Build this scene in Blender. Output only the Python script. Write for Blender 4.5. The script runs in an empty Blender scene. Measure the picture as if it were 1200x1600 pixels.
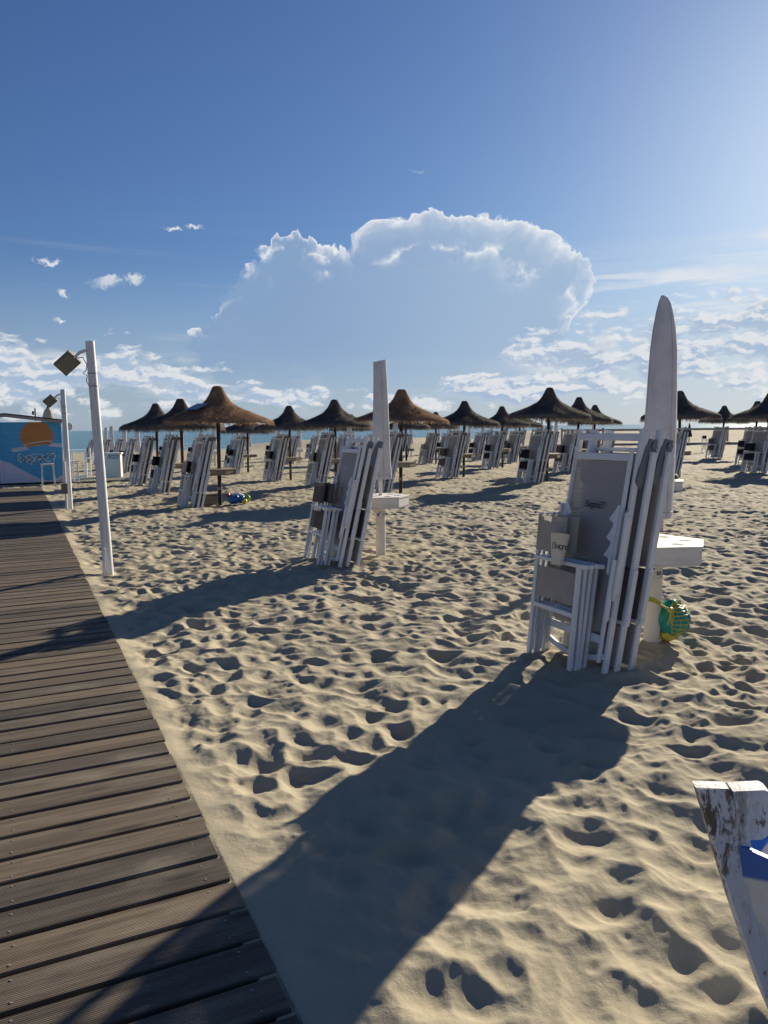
import bpy, math, random
import numpy as np
from mathutils import Matrix, Vector, Euler

random.seed(7)
rng = np.random.default_rng(11)
scene = bpy.context.scene
COL = scene.collection
R = math.radians

# World frame: X runs along the planks (towards the parasols), Y runs down the boardwalk to the sea, Z up.
YAW = 25.45          # the camera looks this many degrees to the right of the boardwalk
CY, SY = math.cos(R(YAW)), math.sin(R(YAW))

def W(cx, cy):
    """right / forward of the viewer -> beach x, y"""
    return (cx * CY + cy * SY, -cx * SY + cy * CY)

# ------------------------------------------------------------------ camera
cam_data = bpy.data.cameras.new('camera')
cam = bpy.data.objects.new('camera', cam_data)
COL.objects.link(cam)
cam_data.sensor_fit = 'HORIZONTAL'
cam_data.angle = 2 * math.atan(600 / 1200)
cam_data.clip_start = 0.02
cam_data.clip_end = 20000
cam.matrix_world = (Matrix.Translation((0, 0, 1.55)) @ Matrix.Rotation(R(-YAW), 4, 'Z')
                    @ Matrix.Rotation(R(90 - 6.305), 4, 'X') @ Matrix.Rotation(R(-0.667), 4, 'Z'))
scene.camera = cam

# ------------------------------------------------------------------ render settings
scene.render.engine = 'CYCLES'
scene.cycles.use_denoising = True
scene.cycles.max_bounces = 6
scene.cycles.transparent_max_bounces = 12
scene.view_settings.view_transform = 'Standard'
scene.view_settings.look = 'None'
scene.view_settings.gamma = 1.0
scene.view_settings.exposure = EXPOSURE = 0.75

# ------------------------------------------------------------------ node helpers
class S:
    """a socket with arithmetic"""
    def __init__(self, nt, sock):
        self.nt, self.s = nt, sock
    def _m(self, op, *args):
        n = self.nt.nodes.new('ShaderNodeMath'); n.operation = op
        for i, a in enumerate((self,) + args):
            if isinstance(a, S): self.nt.links.new(a.s, n.inputs[i])
            else: n.inputs[i].default_value = a
        return S(self.nt, n.outputs[0])
    def __add__(self, o): return self._m('ADD', o)
    def __radd__(self, o): return self._m('ADD', o)
    def __sub__(self, o): return self._m('SUBTRACT', o)
    def __rsub__(self, o): return (self * -1.0) + o
    def __mul__(self, o): return self._m('MULTIPLY', o)
    def __rmul__(self, o): return self._m('MULTIPLY', o)
    def __truediv__(self, o): return self._m('DIVIDE', o)
    def min(self, o): return self._m('MINIMUM', o)
    def max(self, o): return self._m('MAXIMUM', o)
    def pow(self, o): return self._m('POWER', o)
    def exp(self): return self._m('EXPONENT')
    def abs(self): return self._m('ABSOLUTE')
    def sin(self): return self._m('SINE')
    def frac(self): return self._m('FRACT')
    def floor(self): return self._m('FLOOR')

def setin(nt, sock, v):
    if isinstance(v, S): nt.links.new(v.s, sock)
    elif hasattr(v, 'is_linked') and not isinstance(v, (int, float, tuple, list)): nt.links.new(v, sock)
    else: sock.default_value = v

def smooth(nt, lo, hi, x):
    n = nt.nodes.new('ShaderNodeMapRange'); n.interpolation_type = 'SMOOTHSTEP'
    setin(nt, n.inputs['Value'], x)
    n.inputs['From Min'].default_value = lo; n.inputs['From Max'].default_value = hi
    return S(nt, n.outputs['Result'])

def sep(nt, v):
    n = nt.nodes.new('ShaderNodeSeparateXYZ'); setin(nt, n.inputs[0], v)
    return [S(nt, o) for o in n.outputs]

def comb(nt, x, y, z=0.0):
    n = nt.nodes.new('ShaderNodeCombineXYZ')
    for i, a in enumerate((x, y, z)): setin(nt, n.inputs[i], a)
    return S(nt, n.outputs[0])

def vec(nt, op, a, b=None, c=None):
    n = nt.nodes.new('ShaderNodeVectorMath'); n.operation = op
    setin(nt, n.inputs[0], a)
    if b is not None: setin(nt, n.inputs[1], b)
    if c is not None: setin(nt, n.inputs[2], c)
    return S(nt, n.outputs['Value' if op in ('LENGTH', 'DOT_PRODUCT') else 'Vector'])

def noise(nt, v, scale, detail=4, rough=0.5, dist=0.0, color=False, dim='3D'):
    n = nt.nodes.new('ShaderNodeTexNoise'); n.noise_dimensions = dim
    if v is not None: setin(nt, n.inputs['Vector'], v)
    n.inputs['Scale'].default_value = scale; n.inputs['Detail'].default_value = detail
    n.inputs['Roughness'].default_value = rough; n.inputs['Distortion'].default_value = dist
    return S(nt, n.outputs['Color' if color else 'Fac'])

def mixc(nt, f, a, b):
    n = nt.nodes.new('ShaderNodeMix'); n.data_type = 'RGBA'
    setin(nt, n.inputs[0], f)
    for sock, v in ((n.inputs[6], a), (n.inputs[7], b)):
        if isinstance(v, S): nt.links.new(v.s, sock)
        else: sock.default_value = (*v, 1.0) if len(v) == 3 else v
    return S(nt, n.outputs[2])

# ------------------------------------------------------------------ sky and sun
SUN_AZ, SUN_EL = 32.3, 19.2          # degrees right of the viewing direction, degrees above the horizon
world = bpy.data.worlds.new('World'); scene.world = world
world.use_nodes = True
nt = world.node_tree; nt.nodes.clear()
sky = nt.nodes.new('ShaderNodeTexSky'); sky.sky_type = 'NISHITA'; sky.sun_disc = False
sky.sun_elevation = R(SUN_EL); sky.sun_rotation = R(SUN_AZ + YAW)
sky.air_density = 1.0; sky.dust_density = 0.50; sky.ozone_density = 1.6
SKY_TINT, SKY_STRENGTH = (0.45, 0.63, 1.00), 0.052
skyc = S(nt, sky.outputs[0])
tc = nt.nodes.new('ShaderNodeTexCoord')
dirv = vec(nt, 'NORMALIZE', S(nt, tc.outputs['Generated']))
dx, dy, dz = sep(nt, dirv)
az = dx._m('ARCTAN2', dy) * 57.29578 - YAW
el = dz._m('ARCSINE') * 57.29578
P0 = comb(nt, az, el, 0.0)

def blobs(p, ells):
    """1 at a blob's centre, 0 on its outline, negative outside; union of ellipses (az, el, half width, half height) in degrees"""
    best = None
    for (ax, ey, rx, ry) in ells:
        q = vec(nt, 'MULTIPLY_ADD', p, (1 / rx, 1 / ry, 0), (-ax / rx, -ey / ry, 0))
        d = vec(nt, 'LENGTH', q)
        best = d if best is None else best.min(d)
    return 1.0 - best

def warp(p, amps):
    for (sc, am, det) in amps:
        c = noise(nt, p, sc, det, 0.6, color=True, dim='2D')
        p = vec(nt, 'MULTIPLY_ADD', vec(nt, 'SUBTRACT', c, (0.5, 0.5, 0.5)), (am, am * 0.8, 0), p)
    return p

def cloud(col, ells, amps, soft, bright, shade, toward=(0.8, 0.8), dens=6.0, op=1.0, fade=None, rim=None, inner=None):
    p = warp(P0, amps)
    D = blobs(p, ells)
    Dl = blobs(vec(nt, 'ADD', p, (toward[0], toward[1], 0)), ells)
    a = smooth(nt, 0.0, soft, D) * op
    T = (Dl.max(0.0) * -dens).exp()
    if rim: T = ((D - 0.045).max(0.0) * -dens).exp() * smooth(nt, rim[0], rim[1], D - Dl)      # only the side turned to the sun shines
    if inner is not None:
        # billows inside: a second fold of cloud in front of the first, lit on its sunward side
        q = warp(P0, [(0.22, 2.2, 3), (0.9, 1.3, 4)])
        E_ = blobs(q, inner); El = blobs(vec(nt, 'ADD', q, (0.5, 0.55, 0)), inner)
        T = T.max((E_.abs() * -7.0).exp() * smooth(nt, -0.05, 0.22, E_ - El) * smooth(nt, -0.4, 0.02, E_) * smooth(nt, 0.42, 0.60, noise(nt, P0, 0.55, 3, 0.5, dim='2D')) * 0.9)
    if fade is not None: a = (a * fade).max(T * smooth(nt, 0.0, soft * 0.6, D) * fade)
    return mixc(nt, a, col, mixc(nt, T, shade, bright))

CB = [(1.0, 7.6, 9.6, 5.6), (-5.5, 8.0, 6.0, 4.2), (6.5, 9.6, 7.0, 5.2), (3.4, 11.0, 6.6, 3.9), (-7.0, 12.3, 2.6, 1.4), (-4.5, 9.8, 4.5, 3.6),
      (-10.0, 5.2, 4.0, 2.6), (-12.2, 5.0, 1.5, 1.3), (-10.6, 7.6, 1.5, 1.4), (-9.0, 10.0, 1.2, 1.3), (11.2, 8.6, 3.6, 3.4), (0, 3.6, 13.0, 3.2)]
cover = [(-25, 3.7, 10, 2.6), (-19, 4.0, 6, 1.6), (-13, 2.6, 5, 1.1), (-7, 2.3, 6, 0.75), (2, 2.0, 5, 0.8), (9, 2.8, 6, 1.5), (14, 4.4, 5, 2.4), (21, 5.0, 7, 3.4), (28, 5.4, 8, 4.2), (36, 5.0, 9, 3.4), (47, 4.2, 10, 2.6), (-37, 3.9, 9, 2.4), (-49, 3.4, 9, 2.0)]
puffs = [(-19.2, 9.9, 1.25, 0.5), (-17.4, 10.3, 0.9, 0.42), (-22.0, 9.1, 0.55, 0.28), (-22.8, 11.1, 0.8, 0.2), (-13.2, 13.9, 0.7, 0.22), (-14.6, 13.6, 0.5, 0.2),
         (-22.2, 7.3, 0.5, 0.15), (15.8, 5.6, 1.3, 0.9)]
folds = [(6.2, 9.4, 4.2, 3.0), (10.6, 8.6, 3.2, 2.2), (3.0, 11.0, 3.2, 1.7), (-6.6, 11.2, 2.6, 1.3), (12.4, 6.2, 2.2, 1.6)]
cirrus = [(20, 9.6, 8.5, 1.1), (25, 11.2, 7.0, 1.0), (17, 8.2, 5.0, 0.8), (24, 7.9, 7.0, 0.7), (33, 10.5, 7.0, 1.4), (-20.5, 4.9, 4.6, 0.8), (-16, 5.0, 2.6, 0.5), (-30, 5.3, 6.0, 0.8), (2.6, 17.7, 0.6, 0.12)]
def soft_limit(c, top):
    """the brightest part of the glow round the sun levels off as it does in a photograph"""
    s = nt.nodes.new('ShaderNodeSeparateColor'); nt.links.new(c.s, s.inputs[0])
    k = nt.nodes.new('ShaderNodeCombineColor')
    for n_ in range(3):
        v = S(nt, s.outputs[n_])
        nt.links.new((v / ((v / top) * (v / top) + 1.0)._m('SQRT')).s, k.inputs[n_])
    return S(nt, k.outputs[0])
tint = nt.nodes.new('ShaderNodeVectorMath'); tint.operation = 'MULTIPLY'
nt.links.new(skyc.s, tint.inputs[0]); tint.inputs[1].default_value = SKY_TINT
clear = soft_limit(S(nt, tint.outputs[0]), 15.0)
# a pale veil of moisture low over the sea, all the way round
clear = mixc(nt, smooth(nt, 13.0, 0.0, el) * 0.62, clear, (4.6, 5.7, 7.2))
# thin high streaks and a broken low bank run all the way round the horizon
streak = noise(nt, vec(nt, 'MULTIPLY', dirv, (2.2, 2.2, 34.0)), 1.0, 5, 0.62, 0.4)
band = noise(nt, vec(nt, 'MULTIPLY', dirv, (8, 8, 26)), 1.0, 5, 0.6, 0.3)
around = mixc(nt, smooth(nt, 0.52, 0.68, streak) * smooth(nt, 2.0, 5.0, el) * smooth(nt, 16.0, 8.0, el) * 0.22, clear, (8.0, 8.2, 8.6))
bank = smooth(nt, 0.50, 0.66, band) * smooth(nt, 0.3, 1.6, el) * smooth(nt, 6.0, 2.5, el)
around = mixc(nt, bank * 0.45, around, (6.6, 7.2, 8.2))
# the single clouds in the seaward half of the sky
col = around
cv = smooth(nt, 0.0, 0.9, blobs(warp(P0, [(0.25, 2.0, 2)]), cirrus) + 0.15) * smooth(nt, 0.40, 0.68, noise(nt, vec(nt, 'MULTIPLY', P0, (0.09, 0.75, 1)), 1.0, 6, 0.62, 0.4, dim='2D'))
col = mixc(nt, cv * 0.8, col, (9.0, 9.2, 9.5))
col = cloud(col, CB, [(0.10, 3.6, 2), (0.34, 2.6, 3), (1.4, 1.25, 4)], 0.10, (10.8, 10.8, 10.6), mixc(nt, smooth(nt, -9.0, 12.0, az), (2.75, 4.2, 6.5), (4.1, 5.5, 7.5)), (0.62, 0.80), 10.5, 0.88, smooth(nt, 0.8, 7.0, el) * smooth(nt, 18.5, 12.0, az), (0.0, 0.12), folds)
# broken cumulus low over the sea, thicker where the list says
qf = warp(P0, [(0.6, 0.9, 3)])
sc_ = (0.24, 0.62, 1)
N0 = noise(nt, vec(nt, 'MULTIPLY', qf, sc_), 1.0, 7, 0.60, 0.0, dim='2D')
N1 = noise(nt, vec(nt, 'MULTIPLY', vec(nt, 'ADD', qf, (0.34, 0.26, 0)), sc_), 1.0, 7, 0.60, 0.0, dim='2D')
Df = N0 - 0.50 + blobs(P0, cover).max(-0.9) * 0.34 - 0.035
af = smooth(nt, -0.01, 0.12, Df) * smooth(nt, 0.2, 1.2, el) * 0.92
Tf = smooth(nt, -0.05, 0.08, N0 - N1) * 0.70 + (Df.max(0.0) * -14.0).exp() * 0.45
col = mixc(nt, af, col, mixc(nt, Tf.min(1.0), (4.3, 5.6, 7.5), (10.2, 10.1, 9.9)))
col = cloud(col, puffs, [(0.7, 1.3, 3), (2.4, 1.0, 5)], 0.9, (9.8, 9.8, 9.8), (6.4, 7.1, 8.2), (0.3, 0.25), 2.5, 0.85)
bg0 = nt.nodes.new('ShaderNodeBackground'); nt.links.new(around.s, bg0.inputs[0]); bg0.inputs[1].default_value = SKY_STRENGTH
bg1 = nt.nodes.new('ShaderNodeBackground'); nt.links.new(col.s, bg1.inputs[0]); bg1.inputs[1].default_value = SKY_STRENGTH
here = (az.abs()._m('LESS_THAN', 58.0)) * (el._m('LESS_THAN', 20.0)) * (el._m('GREATER_THAN', -0.2))
mx = nt.nodes.new('ShaderNodeMixShader'); nt.links.new(here.s, mx.inputs[0]); nt.links.new(bg0.outputs[0], mx.inputs[1]); nt.links.new(bg1.outputs[0], mx.inputs[2])
wo = nt.nodes.new('ShaderNodeOutputWorld'); nt.links.new(mx.outputs[0], wo.inputs[0])
world.cycles.sampling_method = 'MANUAL'; world.cycles.sample_map_resolution = 256

sun_data = bpy.data.lights.new('sun', 'SUN'); sun_data.energy = 5.0; sun_data.angle = R(0.53); sun_data.color = (1.0, 0.90, 0.72)
sun = bpy.data.objects.new('sun', sun_data); COL.objects.link(sun)
sa = R(SUN_AZ + YAW)
sdir = Vector((math.sin(sa) * math.cos(R(SUN_EL)), math.cos(sa) * math.cos(R(SUN_EL)), math.sin(R(SUN_EL))))
sun.rotation_euler = sdir.to_track_quat('Z', 'Y').to_euler()

# ------------------------------------------------------------------ mesh helpers
class MB:
    def __init__(self):
        self.v, self.f, self.m, self.sm = [], [], [], []
    def add(self, vs, fs, mi=0, smooth_=False):
        o = len(self.v); self.v += [tuple(p) for p in vs]
        for f in fs:
            self.f.append(tuple(i + o for i in f)); self.m.append(mi); self.sm.append(smooth_)
        return self
    def box(self, c, s, rot=None, mi=0, ch=None):
        ch = min(s) * 0.12 if ch is None else ch
        hx, hy, hz = s[0] / 2, s[1] / 2, s[2] / 2
        k = int(np.argmax(s)); order = [(1, 2, 0), (2, 0, 1), (0, 1, 2)][k]
        h = (hx, hy, hz); a, b, l = h[order[0]], h[order[1]], h[order[2]]
        ring = [(a - ch, -b), (a, -b + ch), (a, b - ch), (a - ch, b), (-a + ch, b), (-a, b - ch), (-a, -b + ch), (-a + ch, -b)]
        vs = []
        for t in (-l, l):
            for (p, q) in ring:
                w = [0, 0, 0]; w[order[0]] = p; w[order[1]] = q; w[order[2]] = t
                w = Vector(w)
                if rot is not None: w = rot @ w
                vs.append(w + Vector(c))
        fs = [(i, (i + 1) % 8, (i + 1) % 8 + 8, i + 8) for i in range(8)] + [tuple(range(7, -1, -1)), tuple(range(8, 16))]
        return self.add(vs, fs, mi)
    def bar(self, p0, p1, w, t, side=(1, 0, 0), mi=0, ch=None):
        """rectangular bar from p0 to p1; w along 'side', t across"""
        p0, p1 = Vector(p0), Vector(p1); d = p1 - p0; L = d.length; d.normalize()
        s = Vector(side); s = (s - d * s.dot(d)).normalized(); u = d.cross(s)
        ch = min(w, t) * 0.15 if ch is None else ch
        a, b = w / 2, t / 2
        ring = [(a - ch, -b), (a, -b + ch), (a, b - ch), (a - ch, b), (-a + ch, b), (-a, b - ch), (-a, -b + ch), (-a + ch, -b)]
        vs = [p0 + s * x + u * y for x, y in ring] + [p1 + s * x + u * y for x, y in ring]
        fs = [(i, (i + 1) % 8, (i + 1) % 8 + 8, i + 8) for i in range(8)] + [tuple(range(7, -1, -1)), tuple(range(8, 16))]
        return self.add(vs, fs, mi)
    def tube(self, p0, p1, r0, r1=None, n=12, mi=0, caps=True):
        r1 = r0 if r1 is None else r1
        return self.path([p0, p1], [r0, r1], n, mi, caps)
    def path(self, pts, rs, n=8, mi=0, caps=True):
        pts = [Vector(p) for p in pts]; vs = []
        if not isinstance(rs, (list, tuple)): rs = [rs] * len(pts)
        ref = None
        for i, p in enumerate(pts):
            d = (pts[min(i + 1, len(pts) - 1)] - pts[max(i - 1, 0)]).normalized()
            if ref is None: ref = Vector((0, 0, 1)) if abs(d.z) < 0.9 else Vector((1, 0, 0))
            s = (ref - d * ref.dot(d)).normalized(); u = d.cross(s); ref = s
            for k in range(n):
                t = 2 * math.pi * k / n
                vs.append(p + (s * math.cos(t) + u * math.sin(t)) * rs[i])
        fs = []
        for i in range(len(pts) - 1):
            for k in range(n):
                a, b = i * n + k, i * n + (k + 1) % n
                fs.append((a, b, b + n, a + n))
        self.add(vs, fs, mi, True)
        if caps:
            self.add(vs[:n], [tuple(range(n - 1, -1, -1))], mi); self.add(vs[-n:], [tuple(range(n))], mi)
        return self
    def loft(self, rings, closed=True, mi=0, caps=(False, False), smooth_=True):
        n = len(rings[0]); vs = [p for r in rings for p in r]; fs = []
        for i in range(len(rings) - 1):
            for k in range(n if closed else n - 1):
                a, b = i * n + k, i * n + (k + 1) % n
                fs.append((a, b, b + n, a + n))
        self.add(vs, fs, mi, smooth_)
        if caps[0]: self.add(rings[0], [tuple(range(n - 1, -1, -1))], mi)
        if caps[1]: self.add(rings[-1], [tuple(range(n))], mi)
        return self
    def prism(self, outline, z0, z1, mi=0):
        n = len(outline)
        vs = [(x, y, z0) for x, y in outline] + [(x, y, z1) for x, y in outline]
        fs = [(i, (i + 1) % n, (i + 1) % n + n, i + n) for i in range(n)] + [tuple(range(n - 1, -1, -1)), tuple(range(n, 2 * n))]
        return self.add(vs, fs, mi)
    def blob(self, c, r, n=12, lump=0.12, seed=0, mi=0, squash=1.0):
        rr = random.Random(seed); ph = [rr.uniform(0, 6.28) for _ in range(6)]
        rings = []
        for i in range(n + 1):
            t = math.pi * i / n; ring = []
            for k in range(2 * n):
                p = math.pi * k / n
                d = 1 + lump * (math.sin(3 * p + ph[0] + 2 * t) * math.sin(2 * t + ph[1]) + 0.6 * math.sin(5 * p + ph[2]) * math.sin(4 * t + ph[3])) * math.sin(t)
                ring.append((c[0] + r * d * math.sin(t) * math.cos(p), c[1] + r * d * math.sin(t) * math.sin(p), c[2] + r * d * math.cos(t) * squash))
            rings.append(ring[::-1])
        return self.loft(rings, mi=mi)
    def mesh(self, name, mats):
        me = bpy.data.meshes.new(name)
        me.from_pydata(self.v, [], self.f)
        for m in (mats if isinstance(mats, (list, tuple)) else [mats]): me.materials.append(m)
        me.polygons.foreach_set('material_index', self.m)
        me.polygons.foreach_set('use_smooth', self.sm)
        me.update(); return me
    def build(self, name, mats, parent=None, loc=(0, 0, 0), rot=(0, 0, 0)):
        return link(name, self.mesh(name, mats), parent, loc, rot)

def link(name, data, parent=None, loc=(0, 0, 0), rot=(0, 0, 0)):
    o = bpy.data.objects.new(name, data); COL.objects.link(o)
    o.location = loc; o.rotation_euler = rot
    if parent is not None: o.parent = parent
    return o

def empty(name, loc, rot=(0, 0, 0)):
    o = link(name, None, None, loc, rot); o.empty_display_size = 0.1
    return o

def tag(o, label=None, cat=None, group=None, kind=None):
    for k, v in (('label', label), ('category', cat), ('group', group), ('kind', kind)):
        if v: o[k] = v
    return o

ORD = ['zeroth', 'first', 'second', 'third', 'fourth', 'fifth', 'sixth', 'seventh', 'eighth', 'ninth', 'tenth', 'eleventh', 'twelfth', 'thirteenth', 'fourteenth',
       'fifteenth', 'sixteenth', 'seventeenth', 'eighteenth', 'nineteenth', 'twentieth', 'twenty-first', 'twenty-second', 'twenty-third', 'twenty-fourth']

# ------------------------------------------------------------------ materials
def newmat(name):
    m = bpy.data.materials.new(name); m.use_nodes = True
    nt = m.node_tree
    return m, nt, nt.nodes['Principled BSDF'], nt.nodes['Material Output']

def coords(nt, which='Object'):
    n = nt.nodes.new('ShaderNodeTexCoord'); return S(nt, n.outputs[which])

def bump(nt, bsdf, h, strength=0.3, dist=0.01):
    b = nt.nodes.new('ShaderNodeBump'); b.inputs['Strength'].default_value = strength; b.inputs['Distance'].default_value = dist
    setin(nt, b.inputs['Height'], h); nt.links.new(b.outputs[0], bsdf.inputs['Normal'])

def paint(name, c, rough=0.5, dirt=0.25, dirtc=None, scale=9.0, stretch=(1, 1, 1), b=0.1, spec=0.4, metal=0.0):
    """an even coat with some wear and dust"""
    m, nt, bs, out = newmat(name)
    co = vec(nt, 'MULTIPLY', coords(nt), stretch)
    n = noise(nt, co, scale, 6, 0.6)
    n2 = noise(nt, co, scale * 6, 3, 0.6)
    f = smooth(nt, 0.45, 0.8, n * 0.7 + n2 * 0.3) * dirt
    dirtc = dirtc or tuple(x * 0.55 for x in c)
    setin(nt, bs.inputs['Base Color'], mixc(nt, f, c, dirtc))
    setin(nt, bs.inputs['Roughness'], n2 * 0.25 + (rough - 0.12))
    bs.inputs['Specular IOR Level'].default_value = spec; bs.inputs['Metallic'].default_value = metal
    bump(nt, bs, n2, b, 0.004)
    return m

def cloth(name, c, trans=0.25, weave=0.0):
    m, nt, bs, out = newmat(name)
    co = coords(nt)
    n = noise(nt, co, 6, 5, 0.6)
    cc = mixc(nt, smooth(nt, 0.3, 0.75, n), c, tuple(x * 0.82 for x in c))
    setin(nt, bs.inputs['Base Color'], cc); bs.inputs['Roughness'].default_value = 0.85; bs.inputs['Specular IOR Level'].default_value = 0.15
    bump(nt, bs, noise(nt, co, 14, 4, 0.6) + noise(nt, co, 260, 2, 0.5) * 0.15, 0.35, 0.01)
    tr = nt.nodes.new('ShaderNodeBsdfTranslucent'); nt.links.new(cc.s, tr.inputs[0])
    mx = nt.nodes.new('ShaderNodeMixShader'); mx.inputs[0].default_value = trans
    nt.links.new(bs.outputs[0], mx.inputs[1]); nt.links.new(tr.outputs[0], mx.inputs[2]); nt.links.new(mx.outputs[0], out.inputs[0])
    return m

def textilene(name, c, c2):
    """open woven plastic mesh: threads with small holes between them"""
    m, nt, bs, out = newmat(name)
    x, y, z = sep(nt, coords(nt))
    k = 330.0
    a = (y * k + z * k).sin(); b = (y * k - z * k).sin()
    th = a * b
    setin(nt, bs.inputs['Base Color'], mixc(nt, smooth(nt, -0.5, 0.5, th), c, c2))
    bs.inputs['Roughness'].default_value = 0.6; bs.inputs['Specular IOR Level'].default_value = 0.3
    bump(nt, bs, th, 0.5, 0.002)
    tr = nt.nodes.new('ShaderNodeBsdfTransparent')
    mx = nt.nodes.new('ShaderNodeMixShader')
    setin(nt, mx.inputs[0], smooth(nt, 0.45, 0.75, th) * 0.5)
    nt.links.new(bs.outputs[0], mx.inputs[1]); nt.links.new(tr.outputs[0], mx.inputs[2]); nt.links.new(mx.outputs[0], out.inputs[0])
    return m

def wood(name, c, c2, along='x', rough=0.75, k=1.0, b=0.3):
    m, nt, bs, out = newmat(name)
    oi = nt.nodes.new('ShaderNodeObjectInfo'); rnd = S(nt, oi.outputs['Random'])
    st = {'x': (1.2, 26, 26), 'y': (26, 1.2, 26), 'z': (26, 26, 1.2)}[along]
    co = vec(nt, 'ADD', vec(nt, 'MULTIPLY', coords(nt), tuple(s * k for s in st)), comb(nt, rnd * 37.0, rnd * 91.0, rnd * 13.0))
    n = noise(nt, co, 1.0, 8, 0.65, 0.6)
    cc = mixc(nt, smooth(nt, 0.28, 0.72, n), c, c2)
    hs = nt.nodes.new('ShaderNodeHueSaturation'); nt.links.new(cc.s, hs.inputs['Color']); setin(nt, hs.inputs['Value'], rnd * 0.5 + 0.75)
    nt.links.new(hs.outputs[0], bs.inputs['Base Color']); bs.inputs['Roughness'].default_value = rough; bs.inputs['Specular IOR Level'].default_value = 0.3
    bump(nt, bs, n, b, 0.006)
    return m

M = {}
M['white'] = paint('white_frame_paint', (0.68, 0.69, 0.70), 0.42, 0.55, (0.50, 0.48, 0.44), 7, (1, 1, 0.3))
M['white_post'] = paint('weathered_white_wood', (0.66, 0.66, 0.67), 0.6, 0.8, (0.32, 0.29, 0.27), 14, (3, 3, 0.35), 0.4)
M['plastic'] = paint('grey_hinge_plastic', (0.16, 0.17, 0.19), 0.5, 0.3)
M['mesh'] = textilene('grey_mesh_fabric', (0.27, 0.25, 0.24), (0.44, 0.42, 0.41))
M['sling'] = cloth('dark_grey_sling_fabric', (0.20, 0.185, 0.18), 0.1)
M['beige'] = cloth('beige_canvas', (0.50, 0.46, 0.41), 0.3)
M['brown_cloth'] = cloth('dark_brown_canvas', (0.13, 0.11, 0.10), 0.1)
M['black_cloth'] = cloth('black_canvas', (0.022, 0.022, 0.028), 0.02)
M['cover'] = cloth('white_parasol_cloth', (0.68, 0.67, 0.70), 0.22)
M['socket'] = paint('cream_plastic_tube', (0.72, 0.68, 0.60), 0.4, 0.3, (0.5, 0.45, 0.38), 5)
M['shelf'] = paint('pale_painted_shelf_board', (0.66, 0.63, 0.61), 0.6, 0.7, (0.42, 0.37, 0.34), 8, (1, 1, 3), 0.2)
M['hole_shade'] = paint('painted_hole_shade', (0.03, 0.03, 0.03), 0.8, 0)  # near-black colour standing for the shade inside the cup holes
M['blue'] = paint('blue_plate_enamel', (0.03, 0.12, 0.36), 0.35, 0.1)
M['ink'] = paint('dark_ink', (0.03, 0.03, 0.035), 0.6, 0)
M['metal'] = paint('galvanised_metal', (0.28, 0.26, 0.24), 0.55, 0.5, metal=0.3)
M['pole_black'] = paint('black_umbrella_pole', (0.02, 0.018, 0.018), 0.55, 0.3, (0.06, 0.04, 0.03))
M['pole_red'] = paint('dark_red_brown_umbrella_pole', (0.07, 0.028, 0.02), 0.6, 0.4, (0.03, 0.02, 0.02))
M['shelf_wood'] = wood('weathered_shelf_wood', (0.30, 0.25, 0.19), (0.16, 0.13, 0.10), 'x', 0.8, 0.6)

def thatch(name, c, c2):
    m, nt, bs, out = newmat(name)
    co = coords(nt)
    n = noise(nt, co, 5.0, 5, 0.6); n2 = noise(nt, co, 70, 2, 0.6)
    geo = nt.nodes.new('ShaderNodeNewGeometry'); ri = S(nt, geo.outputs['Random Per Island'])
    cc = mixc(nt, (smooth(nt, 0.3, 0.7, n) * 0.45 + ri * 0.4 + n2 * 0.15), c, c2)
    setin(nt, bs.inputs['Base Color'], cc); bs.inputs['Roughness'].default_value = 0.9; bs.inputs['Specular IOR Level'].default_value = 0.15
    bump(nt, bs, n2, 0.6, 0.02)
    tr = nt.nodes.new('ShaderNodeBsdfTranslucent'); nt.links.new(cc.s, tr.inputs[0])
    mx = nt.nodes.new('ShaderNodeMixShader'); mx.inputs[0].default_value = 0.32
    nt.links.new(bs.outputs[0], mx.inputs[1]); nt.links.new(tr.outputs[0], mx.inputs[2]); nt.links.new(mx.outputs[0], out.inputs[0])
    return m
M['thatch_brown'] = thatch('brown_thatch', (0.24, 0.140, 0.085), (0.62, 0.41, 0.25))
M['thatch_grey'] = thatch('grey_thatch', (0.075, 0.070, 0.068), (0.32, 0.27, 0.225))

# sand: dry, pale, grainy
def sand_material():
    m, nt, bs, out = newmat('dry_sand')
    co = coords(nt)
    n = noise(nt, co, 1.3, 5, 0.6); g = noise(nt, co, 420, 3, 0.7); d = noise(nt, co, 55, 4, 0.7)
    cc = mixc(nt, smooth(nt, 0.25, 0.8, n), (0.448, 0.390, 0.278), (0.388, 0.334, 0.236))
    cc = mixc(nt, smooth(nt, 0.35, 0.75, g) * 0.35, cc, (0.24, 0.205, 0.145))
    specks = smooth(nt, 0.735, 0.77, noise(nt, co, 90, 2, 0.5))
    cc = mixc(nt, specks * 0.7, cc, (0.07, 0.055, 0.045))
    setin(nt, bs.inputs['Base Color'], cc); bs.inputs['Roughness'].default_value = 0.95; bs.inputs['Specular IOR Level'].default_value = 0.12
    bump(nt, bs, g * 0.25 + d * 0.75, 0.5, 0.008)
    return m
M['sand'] = sand_material()

# ------------------------------------------------------------------ ground
def sstep(lo, hi, x):
    t = np.clip((x - lo) / (hi - lo), 0, 1); return t * t * (3 - 2 * t)

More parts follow.
